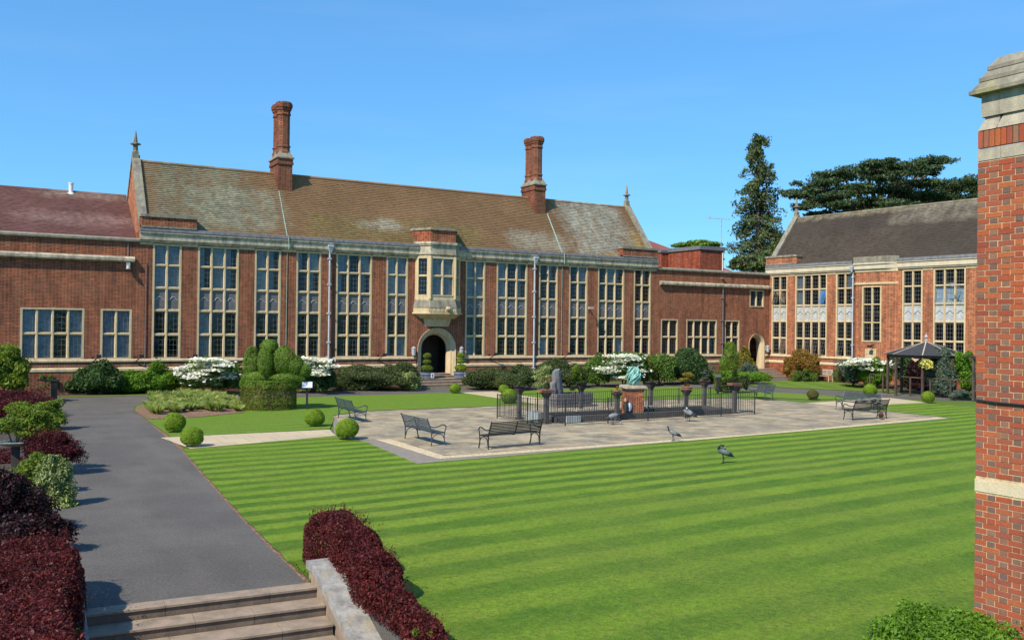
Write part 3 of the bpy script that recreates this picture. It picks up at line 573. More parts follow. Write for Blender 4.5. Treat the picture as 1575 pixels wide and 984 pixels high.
# ------------------------------------------------------------------ right wing (slightly splayed)
WING = thing('right_wing', 'sunlit orange brick wing on the right with pale cornice and dark slate coloured tiled roof', 'building', (56.7, 54.5, 0), R(-84.6))
WX0, WX1 = -0.28, 24.0
DWIN = [(0.24, 1.8, 2, {}, ((0, 1), (3, 0), (3, 1))), (2.58, 5.56, 4, {(3, 0): 3, (4, 0): 3}, ((0, 1), (0, 2), (0, 3), (3, 3))), (6.37, 7.9, 2, {(4, 1): 1}, ((0, 0),)), (11.9, 13.46, 2, {}, ()), (14.26, 16.58, 3, {(3, 0): 1, (3, 1): 1, (3, 2): 1}, ((3, 0), (3, 1), (3, 2))), (17.4, 19.0, 2, {}, ()), (20.0, 22.9, 4, {}, ())]
ops = [(a, b, 1.9, 8.42) for a, b, n, c, t in DWIN] + [(8.9, 10.6, 3.1, 7.3)]
m = MB(); wall(m, WX0, WX1, -0.1, 9.1, ops); shell(m, WX0, WX1, 0.35, DEP, 9.1)
wall(m, 8.4, 10.8, -0.1, 8.44, [(8.93, 10.53, 3.14, 7.3)], -0.45, -0.2)
for a, b in (((7.98, 0.0), (8.4, -0.45)), ((10.8, -0.45), (11.5, 0.0))): m.quad((*a, -0.1), (*b, -0.1), (*b, 8.44), (*a, 8.44))
m.build('wall', BRICK_LIT, WING)
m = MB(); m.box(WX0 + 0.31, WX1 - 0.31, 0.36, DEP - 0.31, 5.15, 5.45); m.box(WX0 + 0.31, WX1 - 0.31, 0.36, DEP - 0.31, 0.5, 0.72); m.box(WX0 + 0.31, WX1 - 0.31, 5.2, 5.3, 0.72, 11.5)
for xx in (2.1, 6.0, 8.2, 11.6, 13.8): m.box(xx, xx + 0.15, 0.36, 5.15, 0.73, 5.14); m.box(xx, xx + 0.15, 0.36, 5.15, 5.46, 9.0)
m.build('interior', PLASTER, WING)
for a, b, n, c, t in DWIN: window(WING, a, b, n, ROWS5, curt=c, panel=PANEL_LIT, orn=PANEL, tilt=t)
window(WING, 8.93, 10.53, 2, [(3.22, 4.5, 'g'), (4.62, 5.85, 'g'), (5.97, 7.21, 'g')], y=-0.45)
bands(WING, WX0, 7.9, []); bands(WING, 11.55, WX1, []); 
m = MB(); m.flat([(7.93, 0.02), (8.4, -0.52), (10.8, -0.52), (11.55, 0.02)], -0.1, 1.2); m.build('plinth', BRICK_LIT, WING)
m = MB(); m.flat([(7.9, 0.02), (8.38, -0.55), (10.82, -0.55), (11.6, 0.02)], 1.2, 1.4); m.flat([(7.9, 0.02), (8.38, -0.52), (10.82, -0.52), (11.6, 0.02)], 7.42, 7.58)
m.flat([(7.9, 0.02), (8.36, -0.5), (10.84, -0.5), (11.62, 0.02)], 8.36, 8.46); m.build('stone_band', STONE, WING)
m = MB(); m.box(9.25, 10.15, -0.5, -0.44, 1.72, 2.62)
for i in range(3):
    for j in range(2): m.box(9.34 + i * 0.27, 9.52 + i * 0.27, -0.53, -0.5, 1.88 + j * 0.34, 2.1 + j * 0.34)
m.build('carved_plaque', STONE, WING)
edges = [WX0] + [v for a, b, n, c, t in DWIN for v in (a, b)] + [WX1]; m = MB()
for i in range(0, len(edges), 2):
    if i != 6: m.box(edges[i] + 0.02, edges[i + 1] - 0.02, -0.035, 0.01, 8.34, 8.46)
m.build('pier_cap', STONE, WING)
WST = stone_mat('pale_wing_stone', (0.62, 0.53, 0.38), (0.34, 0.30, 0.24), 0.5)
cornice(WING, WX0, 7.9, WST); cornice(WING, 11.6, WX1, WST)
m = MB(); bp = lambda e: [(7.9, 0.05), (8.36 - e * 0.3, -0.45 - e), (10.84 + e * 0.3, -0.45 - e), (11.6, 0.05)]
m.flat(bp(0.06), 8.46, 8.58); m.flat(bp(0.17), 8.58, 8.92); m.flat(bp(0.25), 8.92, 9.03); m.build('cornice', WST, WING)
m = MB(); m.flat(bp(0.2), 9.03, 9.5); m.build('bay_parapet', STONE_L, WING)
parapet(WING, WX0 + 0.05, 2.83, -0.21, 9.3, 10.0, BRICK_LIT)
RD = roof_mat('dark_wing_tiles', (0.075, 0.058, 0.048), (0.056, 0.046, 0.04), [(-1, 25, (0.28, 0.235, 0.16), 0.9, 13.1, 14.5), (9, 25, (0.20, 0.175, 0.14), 0.7, 11.9, 14), (0, 12, (0.085, 0.066, 0.052), 0.6, 9, 12)])
ro = tiles('roof', WING, RD, WX0 + 0.35, WX1, (-0.02, 9.16), (3.6, 13.55), seed=6)
m = MB(); m.quad((WX0 + 0.3, 0.0, 9.14), (WX1, 0.0, 9.14), (WX1, 3.6, 13.52), (WX0 + 0.3, 3.6, 13.52)); m.quad((WX1, DEP, 9.1), (WX0 + 0.3, DEP, 9.1), (WX0 + 0.3, 3.6, 13.52), (WX1, 3.6, 13.52)); m.build('roof_underlay', RD, ro)
m = MB(); x = WX0 + 0.4
while x < WX1 - 0.4: m.tube([(x, 3.6, 13.51), (x + 0.43, 3.6, 13.515)], [0.125, 0.118], 8); x += 0.44
m.build('ridge_tiles', RD, ro)
gable(WING, WX0 + 0.03, WX0 + 0.34, 9.1, 13.55, DEP, BRICK)
downpipe(WING, 7.93); 
m = MB(); m.bar((9.9, -0.46, 2.95), (9.9, -0.9, 2.85), 0.05, 0.05); m.box(9.75, 10.05, -1.02, -0.85, 2.72, 2.9); m.build('floodlight', IRON, WING)
m = MB(); m.bar((16.2, -0.02, 7.0), (16.2, -0.7, 7.1), 0.04, 0.04)
for i in range(4): m.bar((16.0 - 0.12 * i, -0.75, 7.1 + 0.06 * i), (16.5 - 0.12 * i, -0.75, 7.16 + 0.06 * i), 0.025, 0.025)
m.bar((16.0, -0.75, 7.05), (16.3, -0.75, 7.5), 0.03, 0.03); m.build('aerial', GREY, WING)

# ------------------------------------------------------------------ roofs showing behind
PLANT = thing('rooftop_block', 'plain red brick flat roofed block rising behind the link range with television aerial', 'building', (58.0, 64.5, 0))
m = MB(); m.box(0, 2.95, 0, 5.4, 0, 11.4); m.box(-0.9, 0, 4.6, 5.6, 0, 11.35); m.build('wall', BRICK_N, PLANT)
m = MB(); m.box(-0.12, 3.07, -0.12, 5.5, 11.4, 11.75); m.box(-1.0, -0.12, 4.5, 5.7, 11.35, 11.6); m.build('roof', LEAD, PLANT)
m = MB(); m.tube([(2.8, 0.2, 11.7), (2.8, 0.2, 14.5)], 0.04, 6); m.bar((1.2, 0.2, 14.45), (4.0, 0.2, 14.5), 0.03, 0.03)
for i in range(7): m.bar((1.3 + i * 0.42, -0.2, 14.46), (1.3 + i * 0.42, 0.6, 14.46), 0.025, 0.025)
m.bar((1.25, 0.2, 14.3), (1.25, 0.2, 14.7), 0.2, 0.03); m.build('aerial', GREY, PLANT)
m = MB(); m.tube([(2.75, -0.08, 8.5), (2.75, -0.08, 11.2)], 0.05, 6); m.build('downpipe', WHITE, PLANT)
RH = thing('red_roofed_house', 'building with plain red hipped roof seen beyond the right end of the hall', 'building', (50, 70.5, 0))
m = MB(); m.box(0.5, 20, 1, 12, 0, 9.6); m.build('wall', BRICK_N, RH)
RR = roof_mat('plain_red_tiles', (0.27, 0.10, 0.085), (0.24, 0.085, 0.075), [])
m = MB(); a, b, c, d = (0, 0.5, 9.6), (20.5, 0.5, 9.6), (20.5, 12.5, 9.6), (0, 12.5, 9.6); e, f_ = (3, 6.5, 14.4), (7.6, 6.5, 14.4)
m.quad(a, b, f_, e); m.quad(c, d, e, f_); m.add([b, c, f_], [(0, 1, 2)]); m.add([d, a, e], [(0, 1, 2)]); m.quad(d, c, b, a); m.build('roof', RR, RH)
m = MB(); m.lathe([(0.1, 12.2), (0.1, 12.7), (0.0, 12.72)], (8.0, 4.9), 8); m.build('roof_vent', WHITE, RH)

# ------------------------------------------------------------------ near corner of the brick building on the right: every brick is modelled
STONE_B = stone_mat('cream_band', (0.62, 0.51, 0.34), (0.42, 0.35, 0.24), 0.5)
NEAR = thing('brick_building', 'near corner of a brick building with stone coping at the right edge', 'building', (11.34, 7.24, 0))
def old_brick(name, cols):
    k = NT(name); ob = k.obj(); ri = k.n('NewGeometry').outputs['Random Per Island']; n = len(cols)
    c = k.ramp(ri, [((i + 0.5) / n, q) for i, q in enumerate(cols)]); c = k.mix(1.0, c, k.ramp(k.noise(ob, 55, 4, 0.7), [(0.3, 0.72), (0.7, 1.2)]), 'MULTIPLY')
    c = k.mix(k.ramp(k.noise(k.stretch(ob, (5, 5, 0.5)), 1.0, 5, 0.65), [(0.5, 0.0), (0.75, 0.55)]), c, (0.13, 0.075, 0.055)); c = k.mix(k.ramp(k.noise(ob, 9, 6, 0.75), [(0.64, 0.0), (0.76, 0.35)]), c, (0.42, 0.27, 0.18))
    k.bump(k.noise(ob, 60, 4, 0.7), 0.006, 0.8); return k.fin(c, 0.9, 0, 0.2)
STR = old_brick('stretcher_bricks', [(0.35, 0.078, 0.038), (0.42, 0.10, 0.04), (0.27, 0.064, 0.038), (0.38, 0.098, 0.048), (0.30, 0.084, 0.055), (0.42, 0.12, 0.046)])
HDR = old_brick('header_bricks', [(0.17, 0.105, 0.08), (0.23, 0.12, 0.08), (0.34, 0.12, 0.065), (0.15, 0.105, 0.09), (0.27, 0.145, 0.09)])
MORT = plain('cream_mortar', (0.56, 0.40, 0.24), 0.95, 0, 0.3, 14)
m = MB(); m.box(0.006, 4.0, -12.0, -0.006, -0.2, 6.40); m.build('wall', MORT, NEAR)
m = MB(); br = random.Random(5)
def brick(mb, ya, yb, z, h=0.064, mi=0, d=0.0):
    e = br.uniform(-0.0015, 0.0015); mb.box(-0.001 + e * 1.6, 0.05, ya + br.uniform(-0.002, 0.002), yb + br.uniform(-0.002, 0.002), z + br.uniform(-0.002, 0.002), z + h + br.uniform(-0.002, 0.003), mi)
z = 0.0; row = 0
while z < 6.2:
    if not (1.88 < z + 0.04 < 2.08):
        y = -0.0; first = True
        if row % 2: seq0 = [('h', 0.105), ('q', 0.05)] ; 
        y = 0.0; i = 0
        lens = [0.105, 0.215] if row % 2 == 0 else [0.16, 0.105]
        pos = 0.0; k = 0
        while pos < 2.8:
            if k == 0: l, mi = ((0.103, 1) if row % 2 else (0.159, 0))
            else: l, mi = ((0.215, 0) if (k + row) % 2 == 1 and row % 2 == 0 or (k + row) % 2 == 0 and row % 2 == 1 else (0.103, 1))
            if row % 2: l, mi = ((0.103, 1), (0.215, 0))[k % 2]
            else: l, mi = (0.159, 0) if k == 0 else ((0.103, 1), (0.215, 0))[(k + 1) % 2]
            mx = mi if mi == 0 or br.random() < 0.8 else 0
            brick(m, -(pos + l), -pos, z, mi=mx); pos += l + 0.011; k += 1
        # the same course returns along the far end
        pos = 0.052; k = row % 2
        while pos < 1.2:
            l, mi = ((0.215, 0), (0.103, 1))[k % 2]
            m.box(pos, pos + l, -0.05, 0.001, z, z + 0.064, mi); pos += l + 0.011; k += 1
    z += 0.0752; row += 1
m.build('brickwork', [STR, HDR], NEAR)
m = MB(); y = 0.0
while y < 2.8: m.box(-0.002, 0.06, -(y + 0.068), -y, 6.42, 6.64, 0 if br.random() < 0.8 else 1); y += 0.079
m.build('soldier_course', [STR, HDR], NEAR)
m = MB(); m.box(-0.004, 0.3, -12, 0.004, 1.9, 2.06); m.build('stone_band', STONE_B, NEAR)
m = MB()
for y0_, y1_ in ((-0.31, 0.004), (-1.2, -0.315), (-2.4, -1.205), (-12, -2.405)): m.box(-0.004, 0.3, y0_, y1_, 6.25, 6.405)
for y0_, y1_ in ((-0.27, -0.03), (-1.15, -0.274), (-2.3, -1.154), (-12, -2.304)):
    m.box(0.02, 0.5, y0_, y1_, 6.83, 7.13)
    m.add([(-0.01, y0_, 6.65), (0.5, y0_, 6.65), (0.5, y1_ + 0.03, 6.65), (-0.01, y1_ + 0.03, 6.65), (0.06, y0_, 6.83), (0.5, y0_, 6.83), (0.5, y1_ - 0.04, 6.83), (0.06, y1_ - 0.04, 6.83)], [(0, 1, 5, 4), (1, 2, 6, 5), (2, 3, 7, 6), (3, 0, 4, 7), (0, 3, 2, 1)])
m.build('stone_frieze', stone_mat('grey_frieze_stone', (0.46, 0.40, 0.30), (0.20, 0.18, 0.15), 0.7), NEAR)
m = MB()
for k, (e, za) in enumerate(((0.085, 7.13), (0.0, 7.30), (-0.07, 7.45))):
    x0_, y1_ = -e, e
    m.box(x0_, 2.0, -12, y1_, za, za + 0.05)
    m.add([(x0_ + 0.01, -12, za + 0.05), (2.0, -12, za + 0.05), (2.0, y1_ - 0.01, za + 0.05), (x0_ + 0.01, y1_ - 0.01, za + 0.05), (x0_ + 0.1, -12, za + 0.172), (2.0, -12, za + 0.172), (2.0, y1_ - 0.1, za + 0.172), (x0_ + 0.1, y1_ - 0.1, za + 0.172)], [(0, 1, 5, 4), (1, 2, 6, 5), (2, 3, 7, 6), (3, 0, 4, 7), (4, 5, 6, 7)])
m.build('coping', STONE_L, NEAR)
m = MB(); m.tube([(-0.02, 0.0, 3.10), (-0.025, -0.3, 3.085), (-0.02, -0.8, 3.08), (-0.02, -3, 3.09)], 0.013, 6); m.build('wall_cable', IRON, NEAR)

# ------------------------------------------------------------------ ground
def grass_mat(name, ang, period, phase, c1, c2):
    k = NT(name); ob = k.obj(); p = k.n('SeparateXYZ', {0: ob})
    w = k.noise(ob, 0.55, 3); t = k.math('ADD', k.math('MULTIPLY', p.outputs[0], -math.sin(ang)), k.math('MULTIPLY', p.outputs[1], math.cos(ang)))
    t = k.math('ADD', t, k.math('MULTIPLY', k.math('SUBTRACT', w, 0.5), 0.42))
    d = k.math('SUBTRACT', t, 16.5)                       # narrow mower stripes far off, broader fainter ones on the near turf
    ph = k.math('ADD', k.math('DIVIDE', k.math('MAXIMUM', d, 0.0), period), k.math('DIVIDE', k.math('MINIMUM', d, 0.0), period * 1.55))
    s = k.math('SINE', k.math('MULTIPLY', k.math('ADD', ph, phase), 2 * math.pi))
    fade = k.n('MapRange', {0: t, 1: 10.0, 2: 17.0, 3: 0.5, 4: 1.05}).outputs[0]
    st = k.n('MapRange', {0: s, 1: -0.55, 2: 0.55}, interpolation_type='SMOOTHSTEP').outputs[0]
    bl = k.ramp(k.noise(ob, 0.22, 4, 0.6), [(0.35, 0.45), (0.62, 1.0)])
    st = k.math('ADD', k.math('MULTIPLY', k.math('SUBTRACT', st, 0.5), k.math('MULTIPLY', k.math('MULTIPLY', bl, fade), 0.85)), k.math('ADD', 0.5, k.math('MULTIPLY', k.math('SUBTRACT', k.noise(ob, 1.1, 5, 0.65), 0.5), 0.9)), clamp=True)
    c = k.mix(st, c1, c2)
    n1 = k.noise(ob, 0.35, 4); n2 = k.noise(ob, 3.5, 6, 0.7); n3 = k.noise(ob, 60, 3, 0.8); n4 = k.noise(ob, 17, 4, 0.7)
    c = k.mix(k.ramp(n1, [(0.42, 0.0), (0.68, 0.35)]), c, (0.19, 0.23, 0.035))
    c = k.mix(k.ramp(n2, [(0.52, 0.0), (0.72, 0.5)]), c, (0.225, 0.245, 0.05)); c = k.mix(k.ramp(k.noise(ob, 9, 5, 0.75), [(0.5, 0.0), (0.72, 0.65)]), c, (0.055, 0.125, 0.012))
    c = k.mix(1.0, c, k.ramp(n3, [(0.25, 0.45), (0.75, 1.55)]), 'MULTIPLY'); c = k.mix(1.0, c, k.ramp(n4, [(0.25, 0.62), (0.75, 1.34)]), 'MULTIPLY')
    vo = k.n('TexVoronoi', {'Vector': ob, 'Scale': 1.5}); c = k.mix(k.math('LESS_THAN', vo.outputs[0], 0.018), c, (0.6, 0.6, 0.5))
    vo = k.n('TexVoronoi', {'Vector': ob, 'Scale': 5.0}); c = k.mix(k.math('MULTIPLY', k.math('LESS_THAN', vo.outputs[0], 0.05), 0.6), c, (0.26, 0.27, 0.10))
    k.bump(n3, 0.03, 0.9); return k.fin(c, 0.75, 0, 0.15)
SA = R(3.3)
GR_S = grass_mat('striped_lawn', SA, 0.9, 0.35, (0.062, 0.155, 0.010), (0.225, 0.325, 0.026))
GR_P = grass_mat('plain_lawn', SA, 0.9, 0.1, (0.125, 0.225, 0.02), (0.165, 0.27, 0.028))
GR_D = grass_mat('diagonal_lawn', R(60), 1.3, 0, (0.08, 0.165, 0.018), (0.17, 0.255, 0.04))
GR_B = grass_mat('rough_grass', R(20), 5.0, 0, (0.10, 0.17, 0.025), (0.12, 0.19, 0.03))

k = NT('tarmac'); ob = k.obj(); n1 = k.noise(ob, 0.5, 4); n2 = k.noise(ob, 90, 3, 0.8); n3 = k.noise(k.stretch(ob, (1.2, 0.22, 1)), 1.0, 5)
vo = k.n('TexVoronoi', {'Vector': ob, 'Scale': 2.6})
spk = k.math('LESS_THAN', vo.outputs[0], 0.024)
c = k.mix(k.ramp(n1, [(0.35, 0.0), (0.7, 1.0)]), (0.102, 0.092, 0.084), (0.14, 0.125, 0.112))
c = k.mix(k.ramp(n3, [(0.5, 0.0), (0.75, 0.4)]), c, (0.175, 0.148, 0.122))
c = k.mix(1.0, c, k.ramp(n2, [(0.25, 0.6), (0.75, 1.4)]), 'MULTIPLY'); n5 = k.noise(ob, 22, 5, 0.75); c = k.mix(1.0, c, k.ramp(n5, [(0.3, 0.66), (0.7, 1.3)]), 'MULTIPLY'); c = k.mix(spk, c, (0.5, 0.46, 0.4)); k.bump(n2, 0.012, 0.8)
TARMAC = k.fin(c, 0.85, 0, 0.25)

k = NT('flagstones'); ob = k.obj(); wv = k.n('Mapping', {'Vector': ob, 'Rotation': (0, 0, SA)}).outputs[0]
br_ = k.n('TexBrick', {'Vector': wv, 'Color1': (0.43, 0.355, 0.235), 'Color2': (0.28, 0.24, 0.175), 'Mortar': (0.17, 0.15, 0.11), 'Scale': 1.0, 'Mortar Size': 0.012, 'Bias': 0.0, 'Brick Width': 0.95, 'Row Height': 0.62}, offset=0.37, squash=0.7, squash_frequency=3)
c = k.mix(k.ramp(k.noise(ob, 1.1, 6, 0.7), [(0.4, 0.0), (0.62, 0.85)]), br_.outputs[0], (0.15, 0.125, 0.092)); c = k.mix(k.ramp(k.noise(ob, 0.7, 5, 0.7), [(0.48, 0.0), (0.7, 0.8)]), c, (0.52, 0.385, 0.21))
c = k.mix(k.ramp(k.noise(ob, 3.1, 5, 0.7), [(0.55, 0.0), (0.72, 0.55)]), c, (0.38, 0.35, 0.29)); c = k.mix(1.0, c, k.ramp(k.noise(ob, 30, 3), [(0.3, 0.85), (0.7, 1.15)]), 'MULTIPLY')
FLAG = k.fin(c, 0.85, 0, 0.25)
k = NT('pale_path_slabs'); ob = k.obj()
br_ = k.n('TexBrick', {'Vector': ob, 'Color1': (0.55, 0.43, 0.27), 'Color2': (0.46, 0.37, 0.25), 'Mortar': (0.26, 0.22, 0.16), 'Scale': 1.0, 'Mortar Size': 0.012, 'Brick Width': 0.9, 'Row Height': 0.9}, offset=0.4)
c = k.mix(k.ramp(k.noise(ob, 1.4, 6, 0.7), [(0.5, 0.0), (0.75, 0.6)]), br_.outputs[0], (0.36, 0.31, 0.25)); PATHS = k.fin(c, 0.85, 0, 0.25)
k = NT('gravel'); ob = k.obj(); vo = k.n('TexVoronoi', {'Vector': ob, 'Scale': 22.0})
c = k.mix(vo.outputs['Color'], (0.36, 0.27, 0.16), (0.80, 0.64, 0.42)); k.bump(k.math('SUBTRACT', 1.0, vo.outputs[0]), 0.02); GRAVEL = k.fin(c, 0.9, 0, 0.2)
KERB = stone_mat('kerb_slabs', (0.27, 0.23, 0.19), (0.17, 0.15, 0.125), 0.7)
k = NT('bark_mulch'); ob = k.obj(); vo = k.n('TexVoronoi', {'Vector': ob, 'Scale': 16.0}); c = k.mix(vo.outputs['Color'], (0.10, 0.055, 0.035), (0.34, 0.21, 0.14)); k.bump(vo.outputs[0], 0.03); MULCH = k.fin(c, 0.95, 0, 0.2)

def sheet(name, pts, z, mat, side=None, zb=-0.02):
    pts = [(p[0], p[1]) for p in pts]; ar = sum(a[0] * b[1] - b[0] * a[1] for a, b in zip(pts, pts[1:] + pts[:1]))
    if ar < 0: pts.reverse()
    m = MB(); n = len(pts); m.add([(*p, z) for p in pts], [tuple(range(n))], 0)
    if side is not None:
        m.add([(*p, zb) for p in pts] + [(*p, z) for p in pts], [(i, (i + 1) % n, n + (i + 1) % n, n + i) for i in range(n)], 1)
    return tag(m.build(name, [mat, side] if side is not None else mat), kind='structure')
HX, HXL, HY = 4.78, 0.72, 13.55          # sunken forecourt below the steps: the ground sheet leaves it open
m = MB(); B = 1500
for q in (((-B, HY), (B, HY), (B, B), (-B, B)), ((-B, -B), (HXL, -B), (HXL, HY), (-B, HY)), ((HX, -B), (B, -B), (B, HY), (HX, HY)), ((HXL, -B), (HX, -B), (HX, -12), (HXL, -12))): m.add([(*p, 0.0) for p in q], [(0, 1, 2, 3)])
tag(m.build('ground', GR_B), kind='structure')
m = MB(); m.quad((HXL, -12, -0.9), (HX, -12, -0.9), (HX, HY, -0.9), (HXL, HY, -0.9)); m.quad((HXL, -12, -0.9), (HXL, HY, -0.9), (HXL, HY, 0), (HXL, -12, 0)); m.quad((HX, HY, -0.9), (HX, -12, -0.9), (HX, -12, 0), (HX, HY, 0)); m.quad((HXL, -12, 0), (HX, -12, 0), (HX, -12, -0.9), (HXL, -12, -0.9))
tag(m.build('lower_path', TARMAC), kind='structure')
sheet('path', [(1.0, 13.5), (4.36, 13.42), (4.45, 15.9), (4.66, 19.6), (4.99, 24.6), (5.36, 29.9), (5.65, 38.1), (5.8, 43.3), (6.1, 45.5), (6.9, 47.2), (8.5, 47.9), (16, 47.7), (24, 47.8), (36, 48), (40.5, 47.4), (42.5, 43.5), (44, 39), (46, 35.5), (47.6, 32.6), (50, 30.5), (56, 26), (60, 27), (53, 33.5), (50, 38), (47, 43), (46.5, 47.5), (51, 49.5), (56.6, 50.5), (56.6, 52.6), (27, 51.8), (3.2, 52.3), (-9, 52.3), (-9, 47), (2.0, 47), (1.9, 40), (1.5, 29), (1.1, 19)], 0.006, TARMAC)
A_ = lambda *q: [tuple(at(*p)[:2]) for p in q]
front = [(4.39, 13.6), (4.47, 15.9), (4.68, 19.6), (5.01, 24.6), (5.38, 29.55)] + A_((515, 671.5), (561, 680), (641, 714), (1467, 644)) + [(38.45, 28.8), (38.5, 31.0)] + A_((1373, 622), (1416, 620), (1498, 627)) + [(50, 30.2), (58, 24), (58, -8), (4.8, -8), (4.8, 13.6)]
rj = random.Random(8)
def ragged(pts, n):
    out = []
    for i, (a, b) in enumerate(zip(pts[:n], pts[1:n + 1])):
        L = math.hypot(b[0] - a[0], b[1] - a[1]); k = max(1, int(L / 0.3)); out += [(a[0] + (b[0] - a[0]) * j / k + rj.uniform(-0.025, 0.03), a[1] + (b[1] - a[1]) * j / k) for j in range(k)]
    return out + pts[n:]
sheet('path_edge', [(4.33, 13.6), (4.42, 15.9), (4.62, 19.6), (4.96, 24.6), (5.33, 29.6), (5.65, 38), (5.78, 43), (5.95, 43), (5.8, 38), (5.45, 29.6), (5.1, 24.6), (4.8, 19.6), (4.55, 15.9), (4.45, 13.6)], 0.010, MULCH)
front = ragged(front, 4)
sheet('lawn', front, 0.03, GR_S, SOIL)
sheet('lawn', [(5.68, 38.1), (5.6, 32.85)] + A_((507, 661)) + [(12.6, 36.2), (13.1, 37.8), (15.1, 39.15), (24.35, 39.1), (24.35, 47.7), (16, 47.6), (8.5, 47.8), (7, 47.1), (6.2, 45.5), (5.83, 43.3)], 0.035, GR_P, SOIL)
sheet('lawn', [(26.6, 39.25), (31.5, 39.25), (37, 38.6), (38.6, 38.8), (40.6, 35.9), (42.6, 35.2), (44.1, 36.2), (43.6, 38.9), (42.2, 43.3), (40.3, 47.2), (36, 47.8), (26.6, 47.7)], 0.035, GR_P, SOIL)
sheet('lawn', [(46.6, 47.2), (47.3, 43.2), (50.2, 38.3), (53.5, 40), (57.6, 44), (57.2, 51), (52, 49.4)], 0.035, GR_D, SOIL)
sheet('lawn', [(2.5, 52.35), (24, 51.95), (24, 52.9), (2.5, 52.9)], 0.02, GR_P)
sheet('lawn', [(28.6, 51.9), (54, 52.3), (54, 53.0), (28.6, 52.9)], 0.02, GR_P)
sheet('border_soil', [(-9, 52.9), (23.4, 52.9), (23.4, 54.43), (-9, 54.43)], 0.012, SOIL); sheet('border_soil', [(28.8, 52.9), (54, 53.0), (54, 54.43), (28.8, 54.43)], 0.012, SOIL)
sheet('border_soil', [(57.4, 51), (55, 44), (52.5, 39), (51.5, 36), (58.6, 33), (58.2, 40), (57.2, 51)], 0.04, SOIL)
sheet('border_soil', [(-9, 13.55), (0.98, 13.55), (1.05, 19), (1.45, 29), (1.85, 40), (1.95, 46.9), (-9, 46.9)], 0.012, SOIL)
sheet('flower_bed', A_((206, 633), (228, 646), (300, 643), (375, 636), (372, 616), (300, 611), (235, 614)), 0.05, MULCH)
to = A_((515, 671.5), (561, 680), (641, 714), (1467, 644)); tb = [(38.45, 28.8), (38.5, 36.4), (37, 37.6), (36.9, 38.5), (31.5, 39.2), (24.3, 39.05), (15.1, 39.1), (13.05, 37.75), (12.55, 36.2), (11.3, 32.5)]
sheet('terrace_edging', to + tb, 0.016, KERB)
sheet('gravel_strip', [(11.75, 32.4), (11.72, 29.2), (11.72, 24.35), (25, 24.55), (38.2, 25.75), (38.1, 36.2), (34, 38.9), (15.3, 38.95), (13.4, 37.6)], 0.021, GRAVEL)
sheet('paving', [(11.5, 32.45), (11.3, 32.3), (11.2, 29.5), (12.25, 29.3), (12.15, 24.8), (25, 24.98), (35.9, 25.95), (38.1, 26.2), (38.1, 36.3), (37, 37.5), (36.7, 38.4), (31.5, 39.0), (15.2, 38.95), (13.2, 37.7)], 0.027, FLAG)
sheet('stone_path', A_((247, 674), (507, 661.5), (516, 671), (294, 691.5)), 0.03, PATHS)
sheet('stone_path', [(24.35, 39.0), (26.6, 39.0), (26.6, 47.8), (24.35, 47.8)], 0.03, PATHS)
sheet('stone_path', [(38.4, 31.0), (38.4, 34.3), (41, 34.5), (45.2, 35.3), (46.3, 34.8), (45.3, 31.6), (42.4, 31.8)], 0.022, PATHS)
# steps down to the forecourt, with their side walls
ST = thing('garden_steps', 'shallow worn stone steps at the bottom of the tarmac path', 'steps', (1.2, 13.5, 0), R(-3.4))
for i in range(6):
    m = MB(); ya = -0.43 * i; z = -0.15 * i + 0.012
    cuts = [-0.1, 1.05 + 0.35 * (i % 2), 2.2 + 0.3 * ((i + 1) % 2), 3.22]
    for a, b in zip(cuts, cuts[1:]):
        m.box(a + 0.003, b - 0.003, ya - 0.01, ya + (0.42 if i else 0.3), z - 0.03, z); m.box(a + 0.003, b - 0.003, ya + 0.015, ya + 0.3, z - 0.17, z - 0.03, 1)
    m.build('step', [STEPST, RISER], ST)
def flank(name, label, x0, x1, far):
    t = thing(name, label, 'wall', (0, 0, 0)); m = MB(); P = [(far, -0.9), (far, 0.2), (far - 0.3, 0.2), (far - 2.2, -0.5), (far - 4.2, -0.62), (far - 4.2, -0.9)]
    m.xprism(P, x0 + 0.04, x1 - 0.04); m.build('wall', STEPST, t)
    c = MB(); Q = [((far + 0.03), 0.2), (far - 0.3, 0.2), (far - 1.25, -0.15), (far - 2.2, -0.5), (far - 4.2, -0.62)]
    for a, b in zip(Q, Q[1:]):
        k_ = 0.004
        c.add([(x0, a[0], a[1]), (x1, a[0], a[1]), (x1, b[0] + k_, b[1]), (x0, b[0] + k_, b[1]), (x0, a[0], a[1] + 0.12), (x1, a[0], a[1] + 0.12), (x1, b[0] + k_, b[1] + 0.12), (x0, b[0] + k_, b[1] + 0.12)], [(0, 1, 2, 3), (4, 7, 6, 5), (0, 4, 5, 1), (1, 5, 6, 2), (2, 6, 7, 3), (3, 7, 4, 0)])
    c.build('coping', ROCKC, t); return t
ROCKC = stone_mat('mottled_coping', (0.36, 0.34, 0.31), (0.15, 0.14, 0.14), 0.9, (0.34, 0.28, 0.17), 1.5)
flank('side_wall', 'sloping lichen spotted stone wall beside the steps, next to the lawn', 4.36, 4.78, 13.72)
flank('side_wall', 'shaded sloping stone wall between the steps and left purple hedge', 0.86, 1.2, 13.9)
